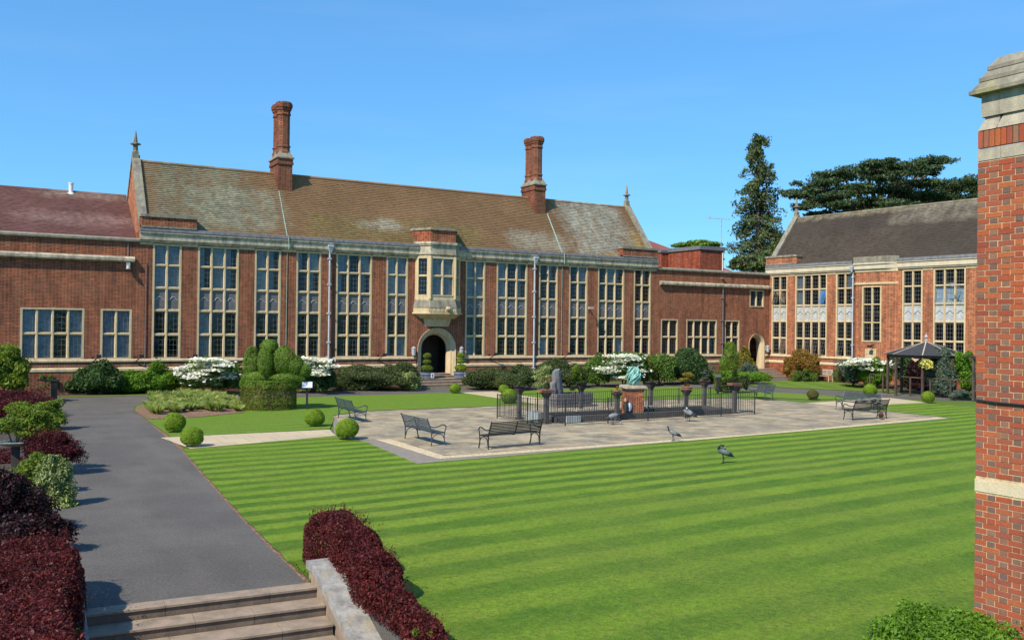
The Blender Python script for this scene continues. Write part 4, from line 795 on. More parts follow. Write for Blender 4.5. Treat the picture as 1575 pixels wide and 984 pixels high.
# door steps of the hall and the link range
DS = thing('door_steps', 'wide stone steps with landing leading to the main arched door under the oriel', 'steps', (26.05, Y0, 0))
for i, (w, y0_, y1_, z) in enumerate(((2.55, -2.4, -2.02, 0.17), (2.5, -2.02, -1.66, 0.34), (2.45, -1.66, -0.12, 0.5), (1.05, -0.5, 0.02, 0.62), (0.95, 0.02, 0.9, 0.74))):
    m = MB(); m.box(-w, w, y0_, y1_, -0.1, z); m.box(-w - 0.02, w + 0.02, y0_ - 0.02, y1_ - 0.002, z, z + 0.03); m.build('step', STEPST, DS)
LS = thing('door_steps', 'narrow flight of stone steps below the small arch in the right corner', 'steps', (55.5, Y0, 0))
for i in range(4):
    m = MB(); y = -2.0 + 0.42 * i; m.box(-1.3, 1.35, y, -0.12, -0.1, 0.18 * (i + 1)) if i == 0 else m.box(-1.3, 1.35, y, -0.12, 0.18 * i + 0.002, 0.18 * (i + 1)); m.build('step', STEPST, LS)

# ------------------------------------------------------------------ vegetation
def rnd_dirs(n, g):
    d = g.normal(size=(n, 3)); return d / np.linalg.norm(d, axis=1)[:, None]
def lumps(d, g, k=7, amp=0.16):
    s = np.zeros(len(d))
    for _ in range(k):
        a = rnd_dirs(1, g)[0] * g.uniform(2.5, 6.5); s += np.sin(d @ a + g.uniform(0, 6.3))
    return 1 + amp * s / math.sqrt(k)
def ell_pts(c, r, n, g, shell=0.3, amp=0.16, zmin=None):
    d = rnd_dirs(n, g); d[:, 2] = np.where(d[:, 2] < -0.75, -d[:, 2], d[:, 2])
    rad = lumps(d, g, 7, amp) * (1 - shell * g.random(n) ** 1.6); rad = np.where((g.random(n) < 0.07) & (amp > 0.15), rad * g.uniform(1.02, 1.24, n), rad); P = np.array(c) + d * np.array(r) * rad[:, None]
    if zmin is not None: P[:, 2] = np.maximum(P[:, 2], zmin + g.random(n) * 0.05)
    return P, d
def leaf_quads(P, N, L, Wd, g, up=0.0, outward=0.5, jit=0.35):
    n = len(P); nn = N * outward + g.normal(size=(n, 3)) * 0.55; nn[:, 2] += up; nn /= np.linalg.norm(nn, axis=1)[:, None] + 1e-9
    jit = jit * 1.25; t = np.cross(nn, g.normal(size=(n, 3))); t /= np.linalg.norm(t, axis=1)[:, None] + 1e-9; b = np.cross(nn, t)
    s = (1 + jit * g.normal(size=n)).clip(0.4, 1.9)[:, None]
    l = t * L * 0.5 * s; w = b * Wd * 0.5 * s
    return np.stack([P - l, P + w * 0.9 - l * 0.1, P + l, P - w * 0.9 - l * 0.1], 1)
def leaves(name, Pq, mat, parent=None, loc=(0, 0, 0), mi=None, mats=None):
    Vv = Pq.reshape(-1, 3); Q = np.arange(len(Vv)).reshape(-1, 4)
    return raw_mesh(name, Vv, Q, mats or mat, parent, loc, mi)
def shrub(name, label, cat, loc, blobs, dens, L, Wd, mat, group=None, seed=1, shell=0.5, amp=0.28, up=0.15, stem=None, rz=0.0, outward=0.55):
    """blobs = [(centre, radii)] relative to loc"""
    g = np.random.default_rng(seed); t = thing(name, label, cat, loc, rz, group); qs = []
    for c, r in blobs:
        ar = 4 * math.pi * ((r[0] * r[1]) ** 1.6 / 3 + (r[0] * r[2]) ** 1.6 / 3 + (r[1] * r[2]) ** 1.6 / 3) ** (1 / 1.6)
        P, N = ell_pts(c, r, int(ar * dens), g, shell, amp, 0.02); qs.append(leaf_quads(P, N, L, Wd, g, up, outward))
    leaves('foliage', np.concatenate(qs), mat, t)
    if stem:
        m = MB(); 
        for _ in range(stem):
            a = g.uniform(0, 6.28); b = blobs[int(g.integers(len(blobs)))][0]
            m.tube([(0.06 * math.cos(a), 0.06 * math.sin(a), 0), (b[0] * 0.4, b[1] * 0.4, b[2] * 0.5), (b[0], b[1], b[2])], [0.04, 0.03, 0.012], 5)
        m.build('stem', BARK, t)
    return t
def box_pts(x0, x1, y0, y1, z0, z1, dens, g, depth=0.09, bumps=0.07):
    out = []; no = []
    def face(n, fn, nv):
        u, v = g.random(n), g.random(n); p = fn(u, v); out.append(p); no.append(np.tile(nv, (n, 1)))
    X, Y, Z = x1 - x0, y1 - y0, z1 - z0; mk = lambda *a: np.stack([np.broadcast_to(q, a[0].shape if hasattr(a[0], 'shape') else a[1].shape) if not hasattr(q, 'shape') else q for q in a], -1)
    full = lambda n, v: np.full(n, v)
    for nv, ar, fn in (((0, 0, 1), X * Y, lambda u, v: np.stack([x0 + X * u, y0 + Y * v, full(len(u), z1)], -1)), ((-1, 0, 0), Y * Z, lambda u, v: np.stack([full(len(u), x0), y0 + Y * u, z0 + Z * v], -1)),
                       ((1, 0, 0), Y * Z, lambda u, v: np.stack([full(len(u), x1), y0 + Y * u, z0 + Z * v], -1)), ((0, -1, 0), X * Z, lambda u, v: np.stack([x0 + X * u, full(len(u), y0), z0 + Z * v], -1)),
                       ((0, 1, 0), X * Z, lambda u, v: np.stack([x0 + X * u, full(len(u), y1), z0 + Z * v], -1))):
        face(int(ar * dens), fn, np.array(nv, float))
    P, N = np.concatenate(out), np.concatenate(no)
    # round the edges and ripple the surface
    c = np.array([(x0 + x1) / 2, (y0 + y1) / 2, z0]); h = np.array([X / 2, Y / 2, Z]); q = np.abs((P - c) / h); e = (q ** 6).sum(1) ** (-1 / 6.0); P = c + (P - c) * np.minimum(e, 1)[:, None]
    rip = sum(np.sin(P @ (rnd_dirs(1, g)[0] * g.uniform(3, 9)) + g.uniform(0, 6)) for _ in range(5)) / 5
    return P + N * (bumps * rip - depth * g.random(len(P)) ** 1.5 + depth * 0.3)[:, None], N

LF = {}
def lf(key, cols, **kw): LF[key] = leaf_mat(key, cols, **kw)
lf('berberis', [(0.06, 0.009, 0.012), (0.13, 0.017, 0.02), (0.03, 0.006, 0.009), (0.24, 0.036, 0.036), (0.08, 0.018, 0.022), (0.16, 0.05, 0.045)], trans=0.35, scale=2.5)
lf('acer_red', [(0.085, 0.015, 0.022), (0.13, 0.025, 0.035), (0.06, 0.012, 0.018)], trans=0.3)
lf('acer_shaded', [(0.016, 0.005, 0.007), (0.03, 0.008, 0.011), (0.014, 0.012, 0.008), (0.05, 0.012, 0.015)], trans=0.1)  # maroon foliage taken near black: deep shade put into the leaf colour
lf('box', [(0.16, 0.27, 0.015), (0.22, 0.34, 0.02), (0.11, 0.20, 0.015), (0.27, 0.38, 0.03)], trans=0.25, scale=3)
lf('box_brown', [(0.14, 0.13, 0.04), (0.17, 0.14, 0.05), (0.11, 0.12, 0.03)])
lf('yew', [(0.035, 0.06, 0.018), (0.055, 0.08, 0.02), (0.07, 0.085, 0.03)])
lf('yew_gold', [(0.13, 0.15, 0.025), (0.17, 0.175, 0.032), (0.10, 0.12, 0.024)])
lf('topiary', [(0.14, 0.235, 0.03), (0.185, 0.29, 0.038), (0.10, 0.18, 0.024)], scale=2)
lf('mid', [(0.08, 0.165, 0.025), (0.115, 0.215, 0.04), (0.055, 0.115, 0.018), (0.17, 0.26, 0.055)])
lf('bright', [(0.12, 0.25, 0.02), (0.18, 0.33, 0.035), (0.085, 0.18, 0.018)], trans=0.35)
lf('dark', [(0.035, 0.08, 0.022), (0.06, 0.125, 0.032), (0.10, 0.17, 0.06), (0.03, 0.065, 0.02)])
lf('coton', [(0.06, 0.09, 0.026), (0.085, 0.12, 0.036), (0.045, 0.07, 0.022), (0.12, 0.14, 0.06)])
lf('varieg', [(0.15, 0.23, 0.06), (0.30, 0.36, 0.13), (0.10, 0.18, 0.04), (0.44, 0.47, 0.24)])
lf('lime', [(0.17, 0.25, 0.03), (0.24, 0.31, 0.05), (0.12, 0.19, 0.025)], trans=0.4)
lf('white_flower', [(0.80, 0.82, 0.74), (0.70, 0.74, 0.62), (0.86, 0.86, 0.82)], trans=0.2)
lf('orange', [(0.38, 0.14, 0.035), (0.14, 0.16, 0.03), (0.48, 0.19, 0.05), (0.09, 0.14, 0.025), (0.30, 0.18, 0.04)], trans=0.35)
lf('gold', [(0.24, 0.20, 0.03), (0.30, 0.24, 0.04), (0.18, 0.16, 0.03)])
lf('plum', [(0.10, 0.075, 0.05), (0.13, 0.085, 0.06), (0.085, 0.08, 0.04)])
lf('grey_green', [(0.11, 0.155, 0.11), (0.15, 0.20, 0.15), (0.08, 0.12, 0.08)])
lf('cedar', [(0.045, 0.075, 0.03), (0.06, 0.095, 0.038), (0.08, 0.12, 0.05)], trans=0.1, scale=0.5)
lf('sequoia', [(0.07, 0.115, 0.04), (0.10, 0.155, 0.05), (0.13, 0.18, 0.07), (0.13, 0.12, 0.07)], trans=0.25, scale=0.4)
lf('straw', [(0.36, 0.43, 0.11), (0.24, 0.36, 0.08), (0.62, 0.58, 0.28), (0.18, 0.30, 0.06), (0.32, 0.42, 0.15)], trans=0.45)
lf('yellow_flower', [(0.72, 0.60, 0.08), (0.80, 0.76, 0.35), (0.66, 0.62, 0.14)])

# purple hedges
def hedge(name, label, boxes, dens, L, Wd, mat, seed, twigs=0):
    g = np.random.default_rng(seed); t = thing(name, label, 'hedge', ((boxes[0][0] + boxes[0][1]) / 2, (boxes[0][2] + boxes[0][3]) / 2, 0)); off = np.array(t.location); qs = []
    for bx in boxes:
        P, N = box_pts(*bx, dens, g, 0.16, 0.15); qs.append(leaf_quads(P - off, N, L, Wd, g, 0.2, 0.5))
        if twigs:
            n = int((bx[1] - bx[0]) * (bx[3] - bx[2]) * twigs); B = np.stack([g.uniform(bx[0] + 0.05, bx[1] - 0.05, n), g.uniform(bx[2] + 0.05, bx[3] - 0.05, n), np.full(n, bx[5])], -1) - off; dr = g.normal(size=(n, 3)) * 0.35 + [0, 0, 1]; dr /= np.linalg.norm(dr, axis=1)[:, None]
            for s_ in range(7): qs.append(leaf_quads(B + dr * (s_ * 0.025) + g.normal(size=(n, 3)) * 0.008, dr, L * 0.8, Wd * 0.8, g, 0, 0.2))
    leaves('foliage', np.concatenate(qs), LF[mat], t)
    m = MB(); gg = random.Random(seed)
    for bx in boxes:
        for _ in range(int((bx[3] - bx[2]) * 5)):
            x, y = gg.uniform(bx[0] + 0.1, bx[1] - 0.1), gg.uniform(bx[2] + 0.1, bx[3] - 0.1)
            m.tube([(x - off[0], y - off[1], bx[4]), (x - off[0] + gg.uniform(-.1, .1), y - off[1] + gg.uniform(-.1, .1), bx[5] - 0.08)], [0.012, 0.006], 5)
    m.build('stem', BARK, t); return t
hedge('berberis_hedge', 'dark purple clipped hedge beside the steps wall on the lawn edge', [(4.7, 5.48, 13.2, 15.05, 0.0, 0.76), (4.7, 5.26, 11.9, 13.5, 0.0, 0.62), (4.68, 4.96, 10.8, 12.1, 0.0, 0.48), (4.62, 4.8, 9.6, 11.0, 0.0, 0.38), (4.58, 4.74, 8.6, 9.8, 0.0, 0.34)], 6000, 0.038, 0.02, 'berberis', 11, 150)
hedge('berberis_hedge', 'large purple hedge filling the lower left corner', [(-0.6, 1.16, 12.6, 15.0, 0.0, 0.80), (-0.6, 0.92, 8.2, 12.8, 0.0, 0.74)], 5200, 0.038, 0.02, 'berberis', 12, 120)

# clipped box balls
def box_ball(label, px, py, r, mat='box', sq=0.92):
    p = at(px, py, 0.035); r *= 0.8; g = np.random.default_rng(int(px)); sq *= g.uniform(0.94, 1.03); t = thing('box_ball', label, 'box ball', p, 0, 'clipped box balls round the terrace')
    P, N = ell_pts((0, 0, r * sq * 0.93), (r, r, r * sq), int(r * r * 110000), g, 0.16, 0.05, 0.01)
    leaves('foliage', leaf_quads(P, N, 0.034, 0.02, g, 0.1, 1.3), LF[mat], t)
    m = MB(); m.tube([(0, 0, -0.05), (0, 0, r)], [0.03, 0.02], 6); m.build('stem', BARK, t)
for a in (('clipped green box ball beside the tarmac path, farther one of the pair', 268, 664, 0.48), ('clipped green box ball at the tarmac path end of the pale cross path', 295, 686, 0.45),
          ('clipped green box ball on the lawn by the terrace, near the sign post', 484, 655, 0.485), ('largest looking box ball, at the near left corner of the terrace', 533, 675, 0.51),
          ('small clipped box ball on the lawn left of the main door steps', 700, 604.5, 0.42), ('clipped box ball right of the path to the main door', 775, 605, 0.38), ('clipped box ball just behind the left end of the iron railing', 783, 620, 0.55),
          ('brownish clipped box ball on the far right lawn', 1250, 614, 0.40, 'box_brown'), ('yellow green box ball behind the right hand benches', 1338, 609, 0.52), ('clipped box ball in front of the gazebo by the path', 1427, 618.5, 0.46)): box_ball(*a)

# topiary
def px_blob(base, px, py, rx, rz_, dep, ry=None):
    """ellipsoid at a photo position, at the depth of its base plus dep metres"""
    d0 = (base - Vector((0, 0, CAMH))).dot(fw) + dep; p = atd(px, py, d0); s = d0 / F
    return ((p.x - base.x, p.y - base.y, p.z - base.z), (rx * s, (ry or rx) * s, rz_ * s))
bT = at(414, 628, 0.03)
TP = thing('topiary', 'clipped green topiary of rounded domes growing from a drum shaped yew base', 'topiary', bT)
g = np.random.default_rng(31); th = g.random(16000) * 6.283; zz_ = g.random(16000) * 1.32; rr = 1.27 + 0.04 * np.sin(th * 5) - 0.07 * g.random(16000)
rr = rr * np.where(zz_ > 1.2, 1 - (zz_ - 1.2) * 0.5, 1)
P = np.stack([rr * np.cos(th), rr * np.sin(th), zz_], -1); N = np.stack([np.cos(th), np.sin(th), np.zeros_like(th)], -1); cut = zz_ < 1.02
leaves('base_hedge', leaf_quads(P[cut], N[cut], 0.06, 0.03, g, 0.1, 1.1), LF['yew_gold'], TP)
r2 = 1.3 * np.sqrt(g.random(9000)); t2 = g.random(9000) * 6.283; P2 = np.stack([r2 * np.cos(t2), r2 * np.sin(t2), 1.33 - 0.06 * g.random(9000)], -1); N2 = np.tile([0, 0, 1.0], (9000, 1))
P3 = np.concatenate([P[~cut] * [1.04, 1.04, 1], P2]); leaves('hedge_top', leaf_quads(P3, np.concatenate([N[~cut], N2]), 0.06, 0.03, g, 0.1, 1.1), LF['topiary'], TP)
qs = []
for b in ((387, 559, 14, 27, 0.0), (414, 533, 15, 12, 0.2), (408, 559, 13, 24, -0.5), (436, 556, 19, 25, -0.1), (452, 564, 17, 18, 0.0), (467, 570, 14, 13, 0.1), (422, 562, 20, 24, 0.35), (398, 580, 30, 10, 0.0), (440, 580, 30, 9, 0.0)):
    c, r = px_blob(bT, *b[:4], b[4]); P, N = ell_pts(c, (r[0] * 0.94, r[1] * 0.94, r[2] * 0.96), 6500, g, 0.16, 0.06); qs.append(leaf_quads(P, N, 0.055, 0.03, g, 0.1, 1.3))
leaves('domes', np.concatenate(qs), LF['topiary'], TP)
m = MB(); m.tube([(0, 0, 0), (0, 0, 2.4)], [0.12, 0.06], 8); m.build('trunk', BARK, TP)
bT2 = at(1122, 581, 0); T2 = thing('topiary', 'tall rounded green topiary against the link range, left of the small arch', 'topiary', bT2); qs = []
for b in ((1121, 540, 13, 15, 0.0), (1123, 552, 16, 18, 0), (1122, 567, 18, 14, 0), (1112, 560, 10, 14, -0.3)):
    c, r = px_blob(bT2, *b[:4], b[4]); P, N = ell_pts(c, r, 3500, g, 0.2, 0.05); qs.append(leaf_quads(P, N, 0.075, 0.04, g, 0.1, 1.2))
leaves('foliage', np.concatenate(qs), LF['topiary'], T2); m = MB(); m.tube([(0, 0, 0), (0, 0, 1.6)], [0.1, 0.05], 6); m.build('trunk', BARK, T2)

# shrubs along the buildings: (name, label, px, base y, blobs in photo pixels, leaf key, leaf size)
def pshrub(name, label, px, py, blobs, key, L, dens=None, cat='shrub', seed=None, flowers=None, z=0.0, base=None, **kw):
    b = base if base is not None else at(px, py, z); q_ = random.Random(int(px * 7 + py)); blobs = list(blobs)
    if dens is None:
        for (bx, by_, brx, brz, *r_) in list(blobs):
            for _ in range(4 if brx > 9 else 0):
                an = q_.uniform(-0.3, 3.44); sc = q_.uniform(0.26, 0.45); blobs.append((bx + brx * 0.85 * math.cos(an), by_ - brz * 0.82 * math.sin(an), brx * sc, brz * sc * 1.15, q_.uniform(-0.6, 0.3)))
    bl = [px_blob(b, *q[:4], q[4] if len(q) > 4 else 0.0) for q in blobs]
    t = shrub(name, label, cat, b, bl, dens or 3.2 / (L * L * 0.3), L, L * 0.55, LF[key], seed=seed or int(px), stem=5, **kw)
    if flowers:
        g = np.random.default_rng(int(px) + 5); qs = []
        for (fx, fy, frx, frz, dep) in flowers:
            c, r = px_blob(b, fx, fy, frx, frz, dep); n = int(frx * 13)
            P = np.array(c) + np.stack([g.normal(size=n) * r[0] * 0.55, g.normal(size=n) * r[0] * 0.5, g.normal(size=n) * r[2] * 0.45], -1)
            qs.append(leaf_quads(P, np.tile([0, -0.3, 1.0], (n, 1)), 0.13, 0.11, g, 0.5, 1.2))
        leaves('flowers', np.concatenate(qs), LF['white_flower'], t)
    return t
W_ = lambda px: at(px, 600)
def by(x, y): return Vector((x, y, 0.0))
pshrub('leafy_shrub', 'tall light green shrub at the left edge by the wall', 12, 620, [(8, 552, 22, 20), (14, 575, 24, 22), (-8, 570, 26, 30), (24, 590, 16, 16)], 'lime', 0.14, seed=1)
pshrub('mixed_shrub', 'low loose shrub under the wide window left, mixed with dull purple', 58, 606, [(55, 590, 22, 15), (78, 592, 12, 13), (38, 592, 14, 14)], 'mid', 0.09, seed=2, shell=0.6)
pshrub('dark_shrub', 'rounded dark green shrub under the left windows', 152, 606, [(152, 584, 27, 23), (170, 588, 16, 18), (128, 592, 20, 14)], 'dark', 0.11)
pshrub('bright_shrub', 'bright green twin domed shrub left of the white flowering one', 235, 605, [(238, 583, 24, 20), (205, 588, 17, 16), (222, 592, 24, 13)], 'bright', 0.12)
vf = [(random.Random(5 + i).uniform(0, 1), random.Random(90 + i).uniform(0, 1)) for i in range(40)]
def tiers(cx, cy, w, h, n, sd):
    q = random.Random(sd); out = []
    for i in range(n):
        y = cy - h + 2 * h * q.random(); half = w * math.sqrt(max(0.15, 1 - ((y - cy) / h) ** 2)); out.append((cx + q.uniform(-half, half), y, q.uniform(8, 15), q.uniform(1.8, 3.2), q.uniform(-2.0, -0.7)))
    return out
pshrub('viburnum', 'wide shrub with white flower tiers left of the drum topiary', 318, 606, [(318, 580, 46, 22), (355, 582, 20, 20), (285, 586, 22, 16)], 'mid', 0.11, flowers=tiers(318, 571, 44, 19, 34, 1))
pshrub('viburnum', 'white flowering shrub partly hidden behind the drum topiary', 482, 604, [(482, 580, 26, 21), (496, 586, 16, 16), (462, 580, 20, 24)], 'dark', 0.11, flowers=tiers(484, 563, 24, 13, 16, 2))
pshrub('cotoneaster', 'long low dark mound left of the main door', 578, 599, [(570, 582, 52, 16), (612, 578, 26, 17), (540, 586, 28, 12), (628, 588, 14, 10)], 'coton', 0.09)
pshrub('small_shrub', 'small pale leaved shrub left of the main door steps', 632, 601, [(628, 586, 12, 13), (638, 592, 9, 9)], 'varieg', 0.09)
pshrub('cotoneaster', 'long low dark mound right of the main door', 772, 599, [(770, 583, 44, 15), (742, 587, 24, 11), (800, 580, 18, 17)], 'coton', 0.09)
pshrub('small_shrub', 'small white flecked shrub right of the main door steps', 748, 599, [(746, 591, 9, 9), (755, 593, 8, 7)], 'varieg', 0.08)
pshrub('cloud_pine', 'pale green layered pine behind the left of the fountain', 836, 600, [(832, 572, 14, 4), (840, 566, 12, 4), (829, 580, 14, 4), (843, 579, 12, 4), (836, 588, 13, 4), (832, 594, 10, 3)], 'varieg', 0.08, cat='pine', dens=260, base=at(836, 606))
pshrub('dark_shrub', 'dark olive rounded shrub behind the standing stones', 872, 596, [(872, 577, 22, 19), (850, 566, 20, 12), (890, 582, 14, 14)], 'coton', 0.09)
pshrub('small_shrub', 'small bright green bush behind the cascading bonsai', 888, 597, [(888, 578, 10, 12), (884, 586, 10, 9)], 'lime', 0.08)
pshrub('bright_shrub', 'fresh green shrub left of the right white flowering one', 922, 594, [(922, 570, 20, 21), (908, 578, 14, 15)], 'mid', 0.1)
pshrub('viburnum', 'white flowering shrub behind the bronze sculpture', 958, 594, [(956, 569, 30, 23), (978, 564, 16, 18)], 'mid', 0.11, flowers=tiers(958, 563, 30, 18, 32, 3))
pshrub('olive_shrub', 'olive yellow shrub just right of the bronze sculpture', 992, 594, [(990, 573, 13, 18), (1000, 570, 10, 12)], 'yew_gold', 0.09)
pshrub('leafy_shrub', 'glossy green shrub between sculpture and large dark dome', 1016, 592, [(1016, 567, 21, 20), (1004, 572, 14, 16)], 'mid', 0.11)
pshrub('dark_shrub', 'large dark green domed shrub under the link range windows', 1050, 590, [(1050, 565, 31, 24), (1066, 570, 18, 19), (1032, 570, 18, 18)], 'dark', 0.11)
pshrub('cloud_pine', 'small layered pine right of the large dark dome', 1092, 589, [(1092, 566, 10, 4), (1088, 573, 13, 4), (1094, 579, 14, 4), (1089, 585, 13, 3)], 'grey_green', 0.08, cat='pine', dens=260)
pshrub('climbing_shrub', 'golden leaved shrub left of the small arched doorway', 1150, 584, [(1146, 551, 9, 17), (1152, 565, 10, 14)], 'gold', 0.1, shell=0.7)
pshrub('pale_shrub', 'pale grey leaved shrub in front of the small arched doorway', 1152, 586, [(1150, 571, 11, 11), (1160, 574, 8, 9)], 'grey_green', 0.09, shell=0.7)
pshrub('juniper', 'low spreading green conifer below the corner steps', 1150, 590, [(1146, 579, 26, 9), (1118, 581, 22, 9), (1170, 581, 14, 6)], 'bright', 0.09)
pshrub('yew_column', 'narrow golden conifer behind the lectern sign on the right', 1105, 603, [(1104, 588, 5, 14), (1106, 596, 6, 9)], 'yew_gold', 0.07)
pshrub('dark_shrub', 'brown green bushy shrub behind the far bench', 1128, 604, [(1122, 594, 14, 10), (1142, 590, 9, 13)], 'yew', 0.08)
pshrub('pieris', 'orange tipped shrub beside the corner steps', 1233, 586, [(1234, 560, 23, 17), (1220, 570, 12, 14), (1246, 572, 13, 12)], 'orange', 0.1)
pshrub('dark_shrub', 'low green shrub at the foot of the orange tipped one', 1232, 587, [(1226, 579, 8, 8), (1244, 578, 10, 10)], 'mid', 0.08)
pshrub('hydrangea', 'pale cream flowering bush below the carved plaque', 1335, 596, [(1332, 566, 34, 14), (1310, 572, 12, 16)], 'grey_green', 0.1, flowers=tiers(1332, 560, 32, 8, 18, 4))
pshrub('heather_bush', 'rounded plum brown bush right of the wooden bench', 1312, 594, [(1312, 578, 19, 15)], 'plum', 0.07)
pshrub('bright_shrub', 'rounded bright green shrub left of the gazebo', 1346, 598, [(1347, 577, 18, 19), (1358, 582, 10, 14)], 'bright', 0.09)
pshrub('leafy_shrub', 'small green shrub at the right end of the wooden bench', 1290, 588, [(1289, 577, 7, 10)], 'mid', 0.08)
pshrub('grey_shrub', 'tall grey green shrub behind the gazebo rail', 1450, 611, [(1450, 572, 19, 30), (1446, 592, 18, 16), (1462, 560, 12, 16)], 'grey_green', 0.11, seed=6)
pshrub('bright_shrub', 'tall fresh green shrub right of the grey one beyond the gazebo', 1486, 612, [(1488, 570, 16, 24), (1476, 560, 12, 14), (1494, 590, 14, 18)], 'bright', 0.11)
pshrub('dark_shrub', 'dark green shrub seen through the left of the gazebo', 1392, 596, [(1392, 570, 17, 22), (1380, 560, 12, 14), (1404, 585, 14, 16)], 'dark', 0.11)
pshrub('low_plants', 'low blue green plants along the path right of the gazebo', 1482, 615, [(1476, 608, 14, 7), (1494, 610, 10, 7)], 'grey_green', 0.07)
pshrub('dark_shrub', 'deep shaded climber mass behind the hanging basket', 1425, 600, [(1424, 578, 22, 28), (1418, 598, 20, 10)], 'acer_shaded', 0.1, seed=8)

# left border, from far to near
def dshrub(name, label, px, dist, zb, blobs, key, L, cat='shrub', seed=3, **kw):
    p = atd(px, 500, dist); b = Vector((p.x, p.y, zb)); bl = [px_blob(b, *q[:4], q[4] if len(q) > 4 else 0.0) for q in blobs]
    return shrub(name, label, cat, b, bl, kw.pop('dens', 3.0 / (L * L * 0.3)), L, L * kw.pop('wr', 0.55), LF[key], seed=seed, stem=kw.pop('stem', 5), amp=kw.pop('amp', 0.34), **kw)
dshrub('japanese_maple', 'dark wine red domed maple in the left border, the farthest red one', 30, 37, 0, [(28, 622, 46, 25), (-10, 630, 40, 30), (52, 628, 24, 18)], 'acer_red', 0.07, 'maple', 4, wr=0.3, up=-0.1)
dshrub('japanese_maple', 'feathery red maple spreading over the left path edge', 86, 23.5, 0, [(80, 692, 30, 26), (106, 698, 20, 20), (60, 698, 22, 26), (118, 696, 10, 8), (94, 676, 14, 12)], 'acer_red', 0.06, 'maple', 5, wr=0.28, up=-0.1, shell=0.6)
dshrub('japanese_maple', 'red maple low behind the bowl pedestal at the left edge', 15, 25.5, 0, [(8, 716, 28, 18), (-20, 716, 30, 24), (40, 712, 18, 14)], 'acer_red', 0.06, 'maple', 6, wr=0.3)
dshrub('variegated_shrub', 'yellow green shrub in front of the feathery red maple', 58, 21, 0, [(56, 716, 20, 18), (76, 724, 18, 18), (44, 732, 18, 18), (66, 738, 20, 20), (88, 738, 14, 16)], 'lime', 0.06, seed=7)
dshrub('variegated_shrub', 'pale cream edged shrub hanging over the path edge in the left border', 90, 19.5, 0, [(94, 762, 19, 28), (86, 738, 19, 24), (99, 784, 14, 18), (76, 750, 22, 28), (80, 712, 12, 14), (98, 728, 10, 12)], 'varieg', 0.055, seed=8)
dshrub('dark_maple', 'purple maple with deep shade put into its near black leaves at the left edge', 34, 17, 0, [(10, 756, 38, 34), (36, 776, 32, 30), (-14, 780, 46, 46), (58, 800, 28, 26), (14, 806, 50, 30)], 'acer_shaded', 0.06, 'maple', 9, wr=0.4)
dshrub('dark_shrub', 'shrub with shade put into its dark leaves between the black maple and lower left hedge', 50, 15.6, 0, [(30, 822, 56, 24), (84, 818, 26, 22)], 'acer_shaded', 0.06, seed=10)
dshrub('weeping_maple', 'bushy green bonsai mound overhanging the far left path edge', 70, 33, 0, [(76, 628, 20, 11), (60, 640, 26, 12), (82, 646, 18, 8), (40, 632, 22, 10), (66, 655, 22, 8), (82, 670, 10, 14)], 'lime', 0.07, 'maple', 11, shell=0.5)
dshrub('orange_shrub', 'small orange yellow plant below the bushy green bonsai', 74, 30, 0, [(74, 662, 8, 9), (80, 672, 8, 8)], 'orange', 0.06, seed=12)
dshrub('small_shrub', 'lime coloured tuft at the bottom left below the purple hedge', 100, 11.2, -0.9, [(96, 975, 18, 14), (112, 984, 14, 12)], 'lime', 0.045, seed=13)
pshrub('trailing_shrub', 'sprawling fresh green shrub at the foot of the near brick corner', 1440, 990, [(1440, 960, 62, 28, 0.2), (1500, 970, 60, 26, 0.2), (1385, 972, 44, 20, 0.1), (1455, 984, 80, 26, -0.4), (1530, 1000, 50, 24, -0.3)], 'bright', 0.045, z=0.035, amp=0.34, shell=0.7, dens=2600)
pshrub('trailing_shrub', 'small green sprig at the near end of the purple hedge', 650, 982, [(652, 972, 14, 12), (664, 980, 14, 10), (640, 984, 14, 8)], 'lime', 0.045, z=0.035, shell=0.8)
# flower spikes of the ornamental grass bed
g = np.random.default_rng(77); poly = [tuple(at(*q)[:2]) for q in ((222, 640), (370, 634), (370, 618), (300, 612), (236, 616))]
def inside(x, y, P): 
    c = False
    for (x1, y1), (x2, y2) in zip(P, P[1:] + P[:1]):
        if (y1 > y) != (y2 > y) and x < (x2 - x1) * (y - y1) / (y2 - y1) + x1: c = not c
    return c
def blades(base, n, h, spread, g, w=0.012):
    a = g.random(n) * 6.283; l = g.uniform(0.6, 1.0, n) * h; out = np.stack([np.cos(a), np.sin(a), np.zeros(n)], -1); lean = g.random(n)[:, None] * spread
    p0 = base + out * 0.04 * g.random(n)[:, None]; p1 = p0 + out * lean * 0.4 + np.stack([0 * l, 0 * l, l * 0.7], -1); p2 = p0 + out * lean + np.stack([0 * l, 0 * l, l], -1)
    s = np.stack([-np.sin(a), np.cos(a), np.zeros(n)], -1) * w
    return np.stack([p0 - s, p0 + s, p1 + s * 0.7, p2], 1)
qs = []; xs = [p[0] for p in poly]; ys = [p[1] for p in poly]; n = 0
while n < 105:
    x, y = g.uniform(min(xs), max(xs)), g.uniform(min(ys), max(ys))
    if inside(x, y, poly): qs.append(blades(np.array([x, y, 0.05]), 150, g.uniform(0.25, 0.58), 0.4, g, 0.005)); n += 1
tag(leaves('ornamental_grass', np.concatenate(qs), LF['straw']), 'bed of tufted ornamental grasses between path and topiary', 'grasses', kind='stuff')
